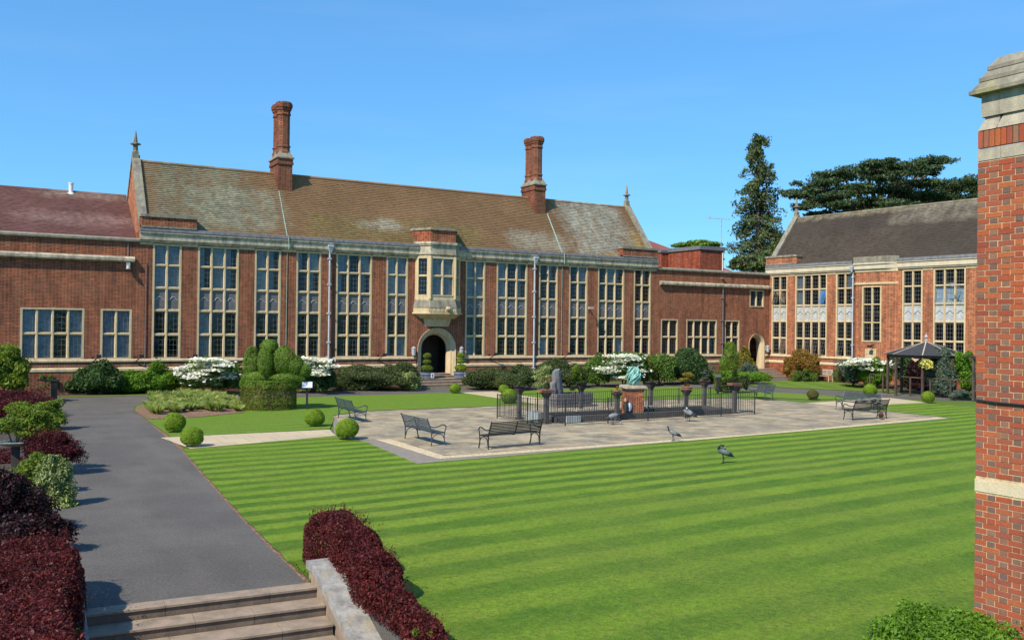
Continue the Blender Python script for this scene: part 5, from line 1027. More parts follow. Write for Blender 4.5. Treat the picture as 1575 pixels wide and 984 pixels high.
# rough blades along the lawn edges and over the nearest turf
def blade_field(name, pts, h, key):
    g = np.random.default_rng(5); n = len(pts); a = g.random(n) * 6.283; l = g.uniform(0.5, 1.1, n) * h; o = np.stack([np.cos(a), np.sin(a), 0 * a], -1); s = np.stack([-np.sin(a), np.cos(a), 0 * a], -1) * 0.004
    p2 = pts + o * (l * 0.6)[:, None]; p2[:, 2] += l; pm = pts + o * (l * 0.2)[:, None]; pm[:, 2] += l * 0.6
    tag(leaves(name, np.stack([pts - s, pts + s, pm + s, p2], 1), LF[key]), 'short tufts of mown grass along the lawn edge', 'grass', kind='stuff')
lf('turf', [(0.11, 0.20, 0.018), (0.17, 0.27, 0.03), (0.13, 0.23, 0.02)], trans=0.2)
ed = []; 
for a, b in zip(front[:5], front[1:5]):
    L_ = math.hypot(b[0] - a[0], b[1] - a[1]); t = g.random(int(L_ * 260)); ed.append(np.stack([a[0] + (b[0] - a[0]) * t + g.normal(0.03, 0.025, len(t)), a[1] + (b[1] - a[1]) * t, 0 * t + 0.033], -1))
blade_field('lawn_edge_grass', np.concatenate(ed), 0.05, 'turf')

# trees beyond the buildings
def branch_tree(name, label, base, height, prof, nb, leaf, key, blobn, seed, trunk_r, droop=0.2, flat=0.5):
    g = np.random.default_rng(seed); t = thing(name, label, 'tree', base); tr = MB(); qs = []
    tr.tube([(0, 0, -0.3), (0.05, 0, height * 0.4), (0, 0.05, height * 0.75), (0, 0, height * 0.98)], [trunk_r, trunk_r * 0.7, trunk_r * 0.35, 0.05], 10)
    for i in range(nb):
        h = height * (0.12 + 0.87 * ((i + g.random()) / nb)); a = g.random() * 6.283; ln = prof(h / height) * g.uniform(0.45, 1.12); e = np.array([math.cos(a) * ln, math.sin(a) * ln, h - droop * ln + 0.25 * ln * g.random()])
        tr.tube([(0, 0, h), tuple(e * [0.55, 0.55, 1] + [0, 0, 0.05]), tuple(e)], [trunk_r * 0.16 * (1.15 - h / height), 0.05, 0.02], 4)
        for s in np.linspace(0.35, 1.0, max(2, int(ln / 0.7))):
            c = np.array([e[0] * s, e[1] * s, h + (e[2] - h) * s]); r = (0.42 + 0.28 * g.random()) * (0.7 + 0.5 * (1 - h / height))
            P, N = ell_pts(c, (r, r, r * flat * 1.3), blobn, g, 0.6, 0.25); qs.append(leaf_quads(P, N, leaf, leaf * 0.5, g, 0.2, 0.5))
    tr.build('trunk', BARK, t); leaves('crown', np.concatenate(qs), LF[key], t); return t
def sq_prof(u): return 4.4 * (1 - u) ** 0.45 * (0.93 + 0.07 * math.sin(u * 23)) + 0.3
pc = atd(1165, 400, 105); branch_tree('conifer_tree', 'tall narrow dark conifer with ragged crown behind the link range', Vector((pc.x, pc.y, 0)), 26.6, sq_prof, 270, 0.27, 'sequoia', 52, 15, 0.5, 0.4, 0.85)
pc = atd(1350, 300, 95); CB = Vector((pc.x, pc.y, 0)); CT = thing('cedar_tree', 'broad flat topped cedar with layered branches behind the right wing roof', 'tree', CB)
g = np.random.default_rng(9); tr = MB(); qs = []
tr.tube([(0, 0, 0), (0.2, 0, 9), (0.4, 0.1, 14)], [0.9, 0.75, 0.6], 10)
PL_ = []
q = random.Random(21)
for (px, py, rx) in ((1240, 300, 34), (1225, 298, 22), (1262, 286, 40), (1275, 275, 34), (1300, 268, 40), (1290, 300, 46), (1320, 290, 48), (1330, 262, 36), (1350, 250, 34), (1356, 272, 48), (1385, 255, 34), (1400, 262, 30), (1430, 250, 36), (1445, 248, 22), (1420, 262, 34), (1370, 292, 52), (1400, 282, 46), (1440, 284, 46), (1470, 288, 44), (1495, 284, 36), (1520, 292, 40), (1410, 302, 50), (1455, 304, 46), (1490, 306, 44), (1340, 312, 52), (1290, 318, 46), (1255, 312, 30), (1382, 318, 52), (1235, 318, 20), (1320, 326, 44), (1420, 322, 50), (1262, 328, 24), (1300, 336, 40), (1350, 338, 40)):
    for dep in ((-3.5, 2.5) if rx > 32 else (q.uniform(-3, 3),)):
        b = px_blob(CB, px + q.uniform(-6, 6), py + q.uniform(-3, 3) , rx * 0.9, 4.6, dep + q.uniform(-2, 2)); PL_.append(b)
for c, r in PL_:
    for _ in range(10):
        o = np.array([g.normal() * r[0] * 0.45, g.normal() * r[0] * 0.42, g.normal() * 0.12]); rr_ = r[0] * g.uniform(0.28, 0.5); P, N = ell_pts(np.array(c) + o, (rr_, rr_, r[2] * g.uniform(0.6, 1.0)), 210, g, 0.7, 0.3); qs.append(leaf_quads(P, N, 0.26, 0.11, g, 0.4, 0.4))
    j = Vector((0.4, 0.1, 13.0 + 2.5 * q.random())); mid = Vector((c[0] * 0.45 + 0.2, c[1] * 0.45, (c[2] + j.z) / 2 + 0.5)); tr.tube([j, mid, Vector(c) + Vector((0, 0, -0.2))], [0.3, 0.16, 0.04], 6)
tr.build('trunk', BARK, CT); leaves('crown', np.concatenate(qs), LF['cedar'], CT)
pc = atd(1070, 380, 125); b = Vector((pc.x, pc.y, 0)); t = thing('cedar_tree', 'distant tree top just showing above the red brick rooftop block', 'tree', b); g = np.random.default_rng(4); qs = []
for px, py, rx, rz_ in ((1052, 377, 16, 3), (1075, 375, 20, 4), (1095, 376, 14, 3), (1070, 390, 34, 12)):
    c, r = px_blob(b, px, py, rx, rz_, 0); P, N = ell_pts(c, r, 1500, g, 0.5, 0.3); qs.append(leaf_quads(P, N, 0.4, 0.2, g, 0.3, 0.4))
leaves('crown', np.concatenate(qs), LF['topiary'], t); m = MB(); m.tube([(0, 0, 0), (0, 0, 11)], [0.5, 0.3], 8); m.build('trunk', BARK, t)
pc = atd(1178, 398, 98); b = Vector((pc.x, pc.y, 0)); t = thing('evergreen_tree', 'low dark evergreen at the foot of the tall conifer', 'tree', b); qs = []
for px, py, rx, rz_ in ((1150, 402, 24, 8), (1182, 396, 18, 14), (1170, 408, 36, 10), (1200, 385, 14, 22), (1135, 408, 12, 6)):
    c, r = px_blob(b, px, py, rx, rz_, 0); P, N = ell_pts(c, r, 2200, g, 0.6, 0.3); qs.append(leaf_quads(P, N, 0.34, 0.16, g, 0.3, 0.4))
leaves('crown', np.concatenate(qs), LF['sequoia'], t); m = MB(); m.tube([(0, 0, 0), (0, 0, 8)], [0.4, 0.2], 8); m.build('trunk', BARK, t)

# ------------------------------------------------------------------ benches
TZ = 0.029
def make_bench(label, mat, loc, rz, L=2.15):
    t = thing('park_bench', label, 'bench', loc, rz, 'metal benches on the terrace'); h = L / 2
    m = MB()
    for i in range(9): m.box(-h + 0.03, h - 0.03, 0.02 + i * 0.05, 0.058 + i * 0.05, 0.425 - 0.012 * math.sin(i * 0.4), 0.443 - 0.012 * math.sin(i * 0.4))
    m.box(-0.02, 0.02, 0.02, 0.46, 0.40, 0.423); m.build('seat', mat, t)
    m = MB()
    for i in range(8):
        z = 0.49 + i * 0.052; y = -0.012 - i * 0.017; m.bar((-h + 0.03, y, z), (h - 0.03, y, z), 0.012, 0.036)
    m.bar((0, -0.02, 0.46), (0, -0.16, 0.87), 0.035, 0.016); m.build('backrest', mat, t)
    for s in (-1, 1):
        x = s * h; e = MB()
        e.tube([(x, 0.0, 0), (x, 0.005, 0.25), (x, 0.0, 0.44), (x, -0.06, 0.62), (x, -0.15, 0.86), (x, -0.17, 0.89)], [0.022, 0.022, 0.026, 0.024, 0.022, 0.03], 6)
        e.tube([(x, 0.52, 0), (x, 0.47, 0.15), (x, 0.46, 0.3), (x, 0.48, 0.43)], [0.024, 0.02, 0.02, 0.022], 6); e.bar((x, 0.0, 0.42), (x, 0.49, 0.42), 0.035, 0.04)
        e.tube([(x, 0.03, 0.12)] + [(x, 0.25 - 0.21 * math.cos(a), 0.20 + 0.19 * math.sin(a)) for a in (0.2, 0.6, 1.0, 1.57, 2.14, 2.54, 2.94)] + [(x, 0.475, 0.12)], 0.016, 6); e.build('end_frame', mat, t)
        a = MB(); a.tube([(x, -0.06, 0.64), (x, 0.08, 0.60), (x, 0.22, 0.62), (x, 0.38, 0.68), (x, 0.48, 0.67), (x, 0.53, 0.60), (x, 0.50, 0.53), (x, 0.48, 0.44)], [0.018, 0.02, 0.02, 0.022, 0.022, 0.022, 0.02, 0.02], 6); a.build('armrest', mat, t)
    return t
B0 = make_bench('black slatted bench seen from behind at the near edge of the terrace', BENCHB, (15.05, 25.55, TZ), R(8))
B1 = make_bench('blue grey bench near the terrace left corner, nearer of the two facing right', BENCHM, (12.72, 28.05, TZ), R(-90))
dup(B1, None, 'blue grey bench at the far left end of the terrace, beside the lawn', (12.95, 35.7, TZ), R(-92))
dup(B1, None, 'blue green bench right of the terrace, behind and nearly touching another', (37.25, 29.75, TZ), R(92))
c = dup(B0, None, 'dark bench seen from behind at the near right corner of the terrace', (34.1, 26.75, TZ), R(-2))
dup(B1, None, 'blue grey bench at the far right end of the terrace, beyond the railing', (38.3, 37.1, TZ), R(68))
m = MB(); t = thing('hen', 'dark brown bird crouching under the near right bench', 'bird', at(1355, 645, TZ), R(30))
m.tube([(-0.24, 0, 0.30), (-0.14, 0, 0.24), (0, 0, 0.2), (0.12, 0, 0.22), (0.17, 0, 0.3), (0.19, 0, 0.36), (0.25, 0, 0.35)], [0.02, 0.07, 0.12, 0.1, 0.05, 0.035, 0.006], 10); m.tube([(0, 0.04, 0.12), (0, 0.04, 0)], 0.01, 5); m.tube([(0, -0.04, 0.12), (0, -0.04, 0)], 0.01, 5)
m.build('body', plain('brown_feathers', (0.12, 0.05, 0.03), 0.8, 0, 0.4, 14), t, smooth=True)
WB = thing('wooden_bench', 'pale weathered wooden bench in front of the right wing', 'bench', at(1266, 586, 0.04), R(97)); h = 0.8
m = MB(); [m.box(-h, h, 0.02 + i * 0.085, 0.09 + i * 0.085, 0.42, 0.445) for i in range(6)]; m.build('seat', TEAK, WB)
m = MB(); m.box(-h, h, -0.06, -0.02, 0.84, 0.92); m.box(-h, h, -0.05, -0.02, 0.5, 0.56); [m.box(-h + 0.06 + i * 0.115, -h + 0.12 + i * 0.115, -0.045, -0.025, 0.56, 0.84) for i in range(14)]; m.build('backrest', TEAK, WB)
for s in (-1, 1):
    m = MB(); x = s * h; m.box(x - 0.03, x + 0.03, -0.05, 0.0, 0, 0.92); m.build('leg', TEAK, WB); m = MB(); m.box(x - 0.03, x + 0.03, 0.46, 0.52, 0, 0.63); m.build('leg', TEAK, WB)
    m = MB(); m.box(x - 0.04, x + 0.04, 0.0, 0.56, 0.63, 0.66); m.build('armrest', TEAK, WB)

# ------------------------------------------------------------------ fountain enclosure
RL = thing('iron_railing', 'black iron railing of thin vertical bars round the fountain', 'railing', (25, 32, TZ)); o_ = Vector((25, 32))
cor = [(19.0, 33.75), (19.2, 31.6), (20.1, 30.15), (31.0, 30.65), (31.1, 33.75), (19.0, 33.75)]
for a, b in zip(cor, cor[1:]):
    a, b = Vector(a) - o_, Vector(b) - o_; L = (b - a).length; n = max(1, round(L / 2.2))
    for i in range(n):
        p, q_ = a.lerp(b, i / n), a.lerp(b, (i + 1) / n); m = MB(); k = max(6, int((q_ - p).length / 0.115))
        m.bar((*p, 1.02), (*q_, 1.02), 0.028, 0.016); m.bar((*p, 0.1), (*q_, 0.1), 0.026, 0.016)
        for j in range(1, k):
            w = p.lerp(q_, j / k); m.tube([(*w, 0.1), (*w, 1.035)], 0.0095, 5)
        m.build('railing_panel', IRON, RL); m = MB(); m.box(p.x - 0.018, p.x + 0.018, p.y - 0.018, p.y + 0.018, 0, 1.06); m.build('post', IRON, RL)
PD = thing('pond', 'long low stone rimmed pond inside the iron railing', 'pond', (25.2, 32.2, TZ))
m = MB()
for x0, x1, y0, y1 in ((-4.9, 4.9, -1.0, -0.72), (-4.9, 4.9, 0.72, 1.0), (-4.9, -4.6, -0.72, 0.72), (4.6, 4.9, -0.72, 0.72)): m.box(x0, x1, y0, y1, 0, 0.24)
m.build('kerb', CONC, PD); m = MB(); m.box(-4.6, 4.6, -0.72, 0.72, 0.0, 0.12); m.build('water', plain('dark_water', (0.012, 0.014, 0.012), 0.08, 0, 0.2, 3, 0.5), PD)
m = MB()
for x0, x1, y0, y1, h in ((-5.6, -4.95, 0.1, 0.2, 0.42), (-5.6, -5.48, -0.8, 0.1, 0.42), (-4.4, -3.7, -1.12, -1.01, 0.27)): m = MB(); m.box(x0, x1, y0, y1, 0, h); m.build('slab', PALE, PD)
for x in (-2.6, -0.9, 1.0, 2.7): m = MB(); m.box(x, x + 0.9, 0.75, 0.95, 0.242, 0.34); m.build('coping_stone', STONE_G, PD)
PB = thing('plinth', 'square red brick plinth with stone cap in the middle of the fountain', 'plinth', (25.0, 32.1, TZ), R(-20))
m = MB(); m.box(-0.5, 0.5, -0.5, 0.5, 0, 1.22); m.build('brick_base', brick_mat('plinth_brick', (0.36, 0.115, 0.055), (0.25, 0.08, 0.045), (0.40, 0.28, 0.2)), PB)
m = MB(); m.box(-0.56, 0.56, -0.56, 0.56, 1.22, 1.28); m.box(-0.64, 0.64, -0.64, 0.64, 1.28, 1.36); m.box(-0.6, 0.6, -0.6, 0.6, 1.36, 1.4); m.build('stone_cap', STONE_G, PB); PB.scale = (0.78, 0.78, 1)
BZ = thing('bronze_sculpture', 'swirling green bronze abstract sculpture on the brick plinth', 'sculpture', (24.95, 32.05, TZ + 1.4), R(-35)); m = MB()
def strand(m, fn, r, n=26): m.tube([fn(i / (n - 1)) for i in range(n)], [r * (0.45 + 0.55 * math.sin(math.pi * (0.12 + 0.76 * i / (n - 1)))) for i in range(n)], 8)
for k_ in range(7):
    a0 = k_ * 0.9; strand(m, lambda u, a0=a0, k_=k_: ((0.34 + 0.06 * math.sin(5 * u + k_)) * math.cos(a0 + u * 2.6) * (0.75 + 0.45 * math.sin(math.pi * u)), 0.34 * math.sin(a0 + u * 2.6) * (0.75 + 0.45 * math.sin(math.pi * u)), 0.04 + 0.86 * u), 0.055)
m.build('swirl', BRONZE, BZ, smooth=True); m = MB()
for k_ in range(4):
    a0 = k_ * 1.57 + 0.4; strand(m, lambda u, a0=a0: (0.48 * math.cos(a0 + u * 3.4) * math.sin(math.pi * (0.15 + 0.8 * u)), 0.48 * math.sin(a0 + u * 3.4) * math.sin(math.pi * (0.15 + 0.8 * u)), 0.03 + 0.9 * u), 0.03)
m.build('ribbon', BRONZE, BZ, smooth=True); m = MB(); m.ball((0.02, 0, 0.42), (0.13, 0.12, 0.38)); m.build('core', BRONZE, BZ, smooth=True); BZ.scale = (0.7, 0.7, 0.9)
PR = thing('planter', 'rough grey rubble stone planter behind the railing', 'planter', (25.35, 37.75, TZ), R(4)); m = MB(); q = random.Random(2)
for r in range(4):
    x = -1.6
    while x < 1.55:
        w = q.uniform(0.22, 0.5)
        for sy in (-0.55, 0.35): m.box(x, min(x + w - 0.012, 1.62), sy - q.uniform(0, 0.03), sy + 0.2 + q.uniform(0, 0.03), r * 0.165 + 0.003, (r + 1) * 0.165 - q.uniform(0.004, 0.02))
        x += w
    for sx in (-1.6, 1.42): m.box(sx - q.uniform(0, 0.03), sx + 0.18, -0.34, 0.34, r * 0.165 + 0.003, (r + 1) * 0.165 - 0.01)
m.build('stonework', RUBBLE, PR); PR.scale = (0.72, 0.9, 1); m = MB(); m.box(-1.42, 1.42, -0.35, 0.35, 0.0, 0.6); m.build('soil', SOIL, PR); m = MB(); m.box(-1.75, 1.75, -0.85, -0.6, 0, 0.09); m.build('kerb', RUBBLE, PR)
def standing(label, loc, w, d, h, lean, sd):
    q = random.Random(sd); t = thing('standing_stone', label, 'standing stone', loc, R(15)); m = MB(); prof = [(0, 1), (0.2, 1.02), (0.45, 0.97), (0.7, 0.9), (0.88, 0.85), (1.0, 0.74)]; base = [(1, 0.2), (0.6, 0.95), (-0.3, 1), (-1, 0.5), (-0.95, -0.6), (-0.1, -1), (0.8, -0.8)]; vs = []
    for zf, s in prof: vs += [(w * bx * s * q.uniform(0.9, 1.08) + lean * zf, d * by_ * s * q.uniform(0.9, 1.08), h * zf + (0.08 * bx if zf == 1 else 0)) for bx, by_ in base]
    n = 7; m.add(vs, [(i * n + j, i * n + (j + 1) % n, (i + 1) * n + (j + 1) % n, (i + 1) * n + j) for i in range(5) for j in range(n)] + [tuple(35 + j for j in range(7))]); m.build('rock', ROCK, t)
standing('tall pale grey standing stone on the rubble planter', (24.75, 37.8, TZ + 0.58), 0.27, 0.2, 1.22, -0.16, 3); standing('shorter dark standing stone left of the tall one', (24.4, 37.7, TZ + 0.58), 0.22, 0.18, 0.62, -0.06, 8)

# pedestals and the bonsai on them
def pedestal(label, x, y, h=1.3, rot=0.0, wide=0.19):
    t = thing('bonsai_pedestal', label, 'pedestal', (x, y, TZ), rot, 'bonsai pedestals of the fountain'); m = MB(); m.box(-0.075, 0.075, -0.075, 0.075, 0, h - 0.26); m.box(-0.12, 0.12, -0.12, 0.12, 0, 0.08); m.build('shaft', CONC, t)
    m = MB(); s2 = math.sqrt(2); m.lathe([(0.075 * s2, h - 0.26), (0.09 * s2, h - 0.2), (0.13 * s2, h - 0.12), (wide * s2 * 0.9, h - 0.04), (wide * s2, h - 0.02), (wide * s2, h)], (0, 0), 4, 0, math.pi / 4); m.build('flared_head', CONCD, t)
    return t
def bonsai(label, x, y, z, pot, pads, key, seed, trunk=None, L=0.06, potm=None):
    t = thing('bonsai', label, 'bonsai', (x, y, z), 0, None); m = MB(); t.scale = (BS, BS, BS)
    if pot == 'bowl': m.lathe([(0.15, 0), (0.3, 0.05), (0.4, 0.13), (0.42, 0.15), (0.36, 0.14), (0.0, 0.12)], (0, 0), 16)
    elif pot == 'tray': m.box(-0.46, 0.46, -0.24, 0.24, 0.03, 0.15); m.box(-0.49, 0.49, -0.27, 0.27, 0.13, 0.165); m.box(-0.36, 0.36, -0.18, 0.18, 0, 0.03)
    elif pot == 'slabs': m.lathe([(0.3, 0), (0.36, 0.04), (0.38, 0.1), (0.34, 0.12)], (0, 0), 12); m.lathe([(0.3, 0.12), (0.4, 0.17), (0.42, 0.22), (0.36, 0.24)], (0.03, 0), 12)
    else: m.lathe([(0.16, 0), (0.24, 0.06), (0.26, 0.16), (0.22, 0.15)], (0, 0), 14)
    m.build('pot', potm or TERRA, t); zb = {'slabs': 0.22, 'tray': 0.15}.get(pot, 0.12)
    g = np.random.default_rng(seed); qs = []; tr = MB(); tp = trunk or [(0, 0, zb), (0.05, 0, zb + 0.15), (-0.02, 0, zb + 0.3)]; tr.tube([(0, 0, zb - 0.06)] + tp, [0.05] + [0.045 * (1 - 0.5 * i / len(tp)) for i in range(len(tp))], 7)
    for c, r in pads:
        P, N = ell_pts(c, r, int(900 * (r[0] * r[0] + r[0] * r[2]) / 0.09) + 250, g, 0.4, 0.15); qs.append(leaf_quads(P, N, L, L * 0.45, g, 0.3, 0.4)); tr.tube([tp[-1], tuple((Vector(tp[-1]) + Vector(c)) / 2), tuple(c)], [0.022, 0.016, 0.008], 5)
    tr.build('trunk', BARK, t); leaves('foliage', np.concatenate(qs), LF[key], t); return t
BS = 0.68
PX = [('bonsai pedestal at the left end of the back row, inside the railing', 19.8, 33.25, 1.30), ('bonsai pedestal at the left end of the front row', 19.85, 31.2, 1.28), ('bonsai pedestal holding the cascading dark juniper', 23.1, 33.4, 1.32), ('bonsai pedestal between bench side and brick plinth, front row', 23.25, 30.95, 1.2),
      ('bonsai pedestal under the golden mushroom shaped bonsai', 27.1, 30.95, 1.2), ('bonsai pedestal with shallow bowl right of the golden bonsai, back row', 30.4, 33.4, 1.32), ('bonsai pedestal carrying the rectangular terracotta tray', 30.5, 31.45, 1.3), ('bonsai pedestal just behind the right of the brick plinth', 27.15, 33.5, 1.3)]
for a in PX: pedestal(*a)
zt = lambda i: PX[i][3] + TZ + 0.001
bonsai('tiny bonsai in a dark bowl at the left end of the back row', PX[0][1], PX[0][2], zt(0), 'bowl', [((0.08, 0, 0.33), (0.16, 0.14, 0.06)), ((-0.1, 0, 0.22), (0.12, 0.1, 0.05))], 'coton', 41, potm=CONCD)
bonsai('small upright bonsai in a tilted terracotta tray, front left', PX[1][1], PX[1][2], zt(1), 'tray', [((0.05, 0, 0.32), (0.2, 0.18, 0.16)), ((0.08, 0, 0.5), (0.12, 0.12, 0.1))], 'yew', 42)
bonsai('dark juniper bonsai cascading over the left side of its bowl', PX[2][1], PX[2][2], zt(2), 'bowl', [((-0.5, 0.05, -0.02), (0.26, 0.2, 0.09)), ((-0.72, 0.0, -0.22), (0.2, 0.16, 0.08)), ((0.2, 0, 0.26), (0.24, 0.2, 0.12)), ((-0.2, 0, 0.2), (0.2, 0.18, 0.08))], 'yew', 43, [(0, 0, 0.15), (-0.12, 0, 0.25), (-0.3, 0.02, 0.15)], potm=CONCD)
bonsai('reddish leafless looking bonsai stump in a terracotta pot by the plinth', PX[3][1], PX[3][2], zt(3), 'pot', [((0, 0, 0.26), (0.09, 0.08, 0.05))], 'orange', 44)
bonsai('golden bonsai with two mushroom shaped pads above stacked stone slabs', PX[4][1], PX[4][2], zt(4), 'slabs', [((0.02, 0, 0.36), (0.18, 0.18, 0.11)), ((-0.2, 0, 0.68), (0.36, 0.3, 0.13)), ((0.16, 0, 0.98), (0.38, 0.32, 0.2)), ((0.5, 0.05, 0.8), (0.2, 0.18, 0.08))], 'gold', 45, [(0, 0, 0.3), (0.06, 0, 0.5), (0.0, 0, 0.75)])
bonsai('pale green layered bonsai in the shallow brown bowl, back row', PX[5][1], PX[5][2], zt(5), 'bowl', [((0.0, 0, 0.32), (0.3, 0.26, 0.07)), ((0.15, 0, 0.5), (0.26, 0.22, 0.06)), ((-0.06, 0, 0.68), (0.24, 0.2, 0.06)), ((0.08, 0, 0.84), (0.16, 0.14, 0.06))], 'grey_green', 46)
bonsai('dark layered juniper bonsai in the rectangular terracotta tray', PX[6][1], PX[6][2], zt(6), 'tray', [((0.05, 0, 0.34), (0.36, 0.3, 0.08)), ((-0.05, 0, 0.52), (0.33, 0.28, 0.08)), ((0.06, 0, 0.7), (0.28, 0.24, 0.08)), ((-0.02, 0, 0.87), (0.22, 0.2, 0.08)), ((0.02, 0, 1.03), (0.13, 0.12, 0.09))], 'yew', 47, [(0, 0, 0.25), (0.04, 0, 0.5), (0.0, 0, 0.9)], 0.055)
bonsai('flat dark bonsai bowl partly hidden behind the brick plinth', PX[7][1], PX[7][2], zt(7), 'bowl', [((0.1, 0, 0.24), (0.22, 0.18, 0.06))], 'yew', 48, potm=CONCD)

# cranes
FG = plain('crane_grey_feathers', (0.17, 0.185, 0.20), 0.8, 0, 0.45, 14); FD = plain('crane_black_feathers', (0.03, 0.032, 0.036), 0.7, 0, 0.3, 16); FW = plain('crane_white_tuft', (0.72, 0.72, 0.70), 0.8, 0, 0.1, 16); BK = plain('crane_beak', (0.30, 0.26, 0.16), 0.6, 0, 0.1, 16)
def crane(label, px, py, rz, hgt, pose='up', z=0.035):
    s = hgt / 0.62; t = thing('crane_bird', label, 'crane', at(px, py, z), rz, 'grey cranes round the terrace'); b = MB(); lt = 0.28
    up = [(-0.34, 0, 0.20), (-0.27, 0, 0.24), (-0.16, 0, 0.30), (-0.03, 0, 0.36), (0.09, 0, 0.40), (0.16, 0, 0.44), (0.19, 0, 0.50), (0.195, 0, 0.56), (0.21, 0, 0.60), (0.235, 0, 0.613), (0.27, 0, 0.606), (0.34, 0, 0.59)]
    if pose == 'preen': up = up[:5] + [(0.16, 0.02, 0.46), (0.17, 0.06, 0.54), (0.12, 0.1, 0.585), (0.07, 0.11, 0.57), (0.03, 0.11, 0.54), (0.0, 0.105, 0.50), (-0.04, 0.10, 0.44)]
    if pose == 'down': up = up[:5] + [(0.18, 0, 0.40), (0.24, 0, 0.33), (0.27, 0, 0.24), (0.29, 0, 0.17), (0.30, 0, 0.13), (0.315, 0, 0.09), (0.34, 0, 0.03)]
    rd = [0.012, 0.045, 0.085, 0.105, 0.085, 0.05, 0.033, 0.027, 0.032, 0.036, 0.02, 0.004]; ms = [1, 1, 0, 0, 0, 1, 1, 1, 1, 2 if pose != 'up' else 1, 3]
    b.tube([Vector(p) * s for p in up], [r * s for r in rd], 12, 0, ms); b.add([tuple(Vector(p) * s) for p in ((-0.1, 0.075, 0.36), (-0.1, -0.075, 0.36), (-0.42, 0.0, 0.14), (-0.3, 0, 0.32))], [(0, 2, 3), (1, 3, 2), (0, 3, 1), (0, 1, 2)], 1)
    for sy, fx in ((0.035, 0.03), (-0.035, -0.04)): b.tube([Vector((0.0, sy, 0.32)) * s, Vector((0.01 + fx * 0.4, sy, 0.24)) * s, Vector((-0.02 + fx, sy, 0.14)) * s, Vector((0.0 + fx, sy, 0.012)) * s], [0.035 * s, 0.018 * s, 0.010 * s, 0.009 * s], 7, 1); b.tube([Vector((fx - 0.03, sy, 0.008)) * s, Vector((fx + 0.07, sy, 0.006)) * s], 0.008 * s, 5, 1); b.bar(Vector((fx, sy, 0.006)) * s, Vector((fx + 0.05, sy + 0.03, 0.005)) * s, 0.01 * s, 0.008 * s, 1)
    b.build('body', [FG, FD, FW, BK], t, smooth=True); return t
crane('grey crane standing on the gravel edge facing left', 1035, 678, R(150), 0.50, z=0.03); crane('grey crane on the striped lawn preening its back, nearest of the cranes', 1112, 712, R(165), 0.58, 'preen')
crane('grey crane bending its neck down in front of the railing, left of the plinth', 943, 653, R(-25), 0.62, 'down', TZ); crane('pale grey crane preening in front of the railing under the golden bonsai', 1058, 648, R(120), 0.68, 'preen', TZ)
PK = thing('peacock_figure', 'small colourful bird figure, orange and blue, below the brick plinth', 'figure', at(962, 642, TZ), R(-120)); m = MB(); m.tube([(0, 0, 0), (0, 0, 0.2), (0.02, 0, 0.5), (0, 0, 0.72), (0.04, 0, 0.84), (0.09, 0, 0.86)], [0.13, 0.06, 0.13, 0.07, 0.06, 0.008], 10, 0, [3, 0, 0, 1, 1]); m.ball((-0.04, 0.17, 0.45), (0.06, 0.12, 0.2), 2); m.build('body', [OAK, plain('orange_glaze', (0.62, 0.30, 0.14), 0.5), plain('pale_blue_glaze', (0.38, 0.50, 0.66), 0.5), plain('yellow_glaze', (0.5, 0.42, 0.1), 0.5)], PK, smooth=True)

# signs, tubs, lectern
SG = thing('lectern_sign', 'black post with tilted white information panel beside the drum topiary', 'sign', at(472, 629, 0.035), R(-18)); m = MB(); m.box(-0.05, 0.05, -0.05, 0.05, 0, 1.02); m.build('post', IRON, SG)
m = MB(); m.add([(-0.26, -0.17, 0.98), (0.26, -0.17, 0.98), (0.26, 0.17, 1.27), (-0.26, 0.17, 1.27), (-0.26, -0.15, 0.95), (0.26, -0.15, 0.95), (0.26, 0.19, 1.24), (-0.26, 0.19, 1.24)], [(0, 1, 2, 3), (7, 6, 5, 4), (0, 4, 5, 1), (1, 5, 6, 2), (2, 6, 7, 3), (3, 7, 4, 0)]); m.build('board', IRON, SG)
k = NT('panel_print'); ob = k.obj(); p = k.n('SeparateXYZ', {0: ob}); ln = k.math('LESS_THAN', k.math('FRACT', k.math('MULTIPLY', p.outputs[2], 22.0)), 0.4); c = k.mix(k.math('MULTIPLY', ln, k.ramp(k.noise(ob, 30, 2), [(0.4, 0.0), (0.6, 0.7)])), (0.62, 0.66, 0.74), (0.3, 0.33, 0.42)); PRINT = k.fin(c, 0.35)
m = MB(); m.quad((-0.23, -0.147, 1.0035), (0.23, -0.147, 1.0035), (0.23, 0.147, 1.2545), (-0.23, 0.147, 1.2545)); m.build('panel', PRINT, SG)
SG2 = thing('lectern_sign', 'dark lectern sign post by the far right corner of the fountain terrace', 'sign', at(1104, 606, 0.03), R(-20)); m = MB(); m.box(-0.06, 0.06, -0.06, 0.06, 0, 1.05); m.build('post', IRON, SG2); m = MB(); m.add([(-0.2, -0.12, 1.02), (0.2, -0.12, 1.02), (0.2, 0.12, 1.2), (-0.2, 0.12, 1.2), (-0.2, -0.1, 0.99), (0.2, -0.1, 0.99), (0.2, 0.14, 1.17), (-0.2, 0.14, 1.17)], [(0, 1, 2, 3), (7, 6, 5, 4), (0, 4, 5, 1), (1, 5, 6, 2), (2, 6, 7, 3), (3, 7, 4, 0)]); m.build('board', CONC, SG2)
SG3 = thing('lectern_post', 'dark timber post with a flat angled top at the far end of the left border', 'post', at(83, 617), R(-20)); m = MB(); m.box(-0.12, 0.12, -0.1, 0.1, 0, 1.0); m.build('post', TIMBER, SG3); m = MB(); m.bar((-0.75, -0.0, 1.04), (0.2, 0.0, 1.04), 0.4, 0.05); m.build('board', IRON, SG3)
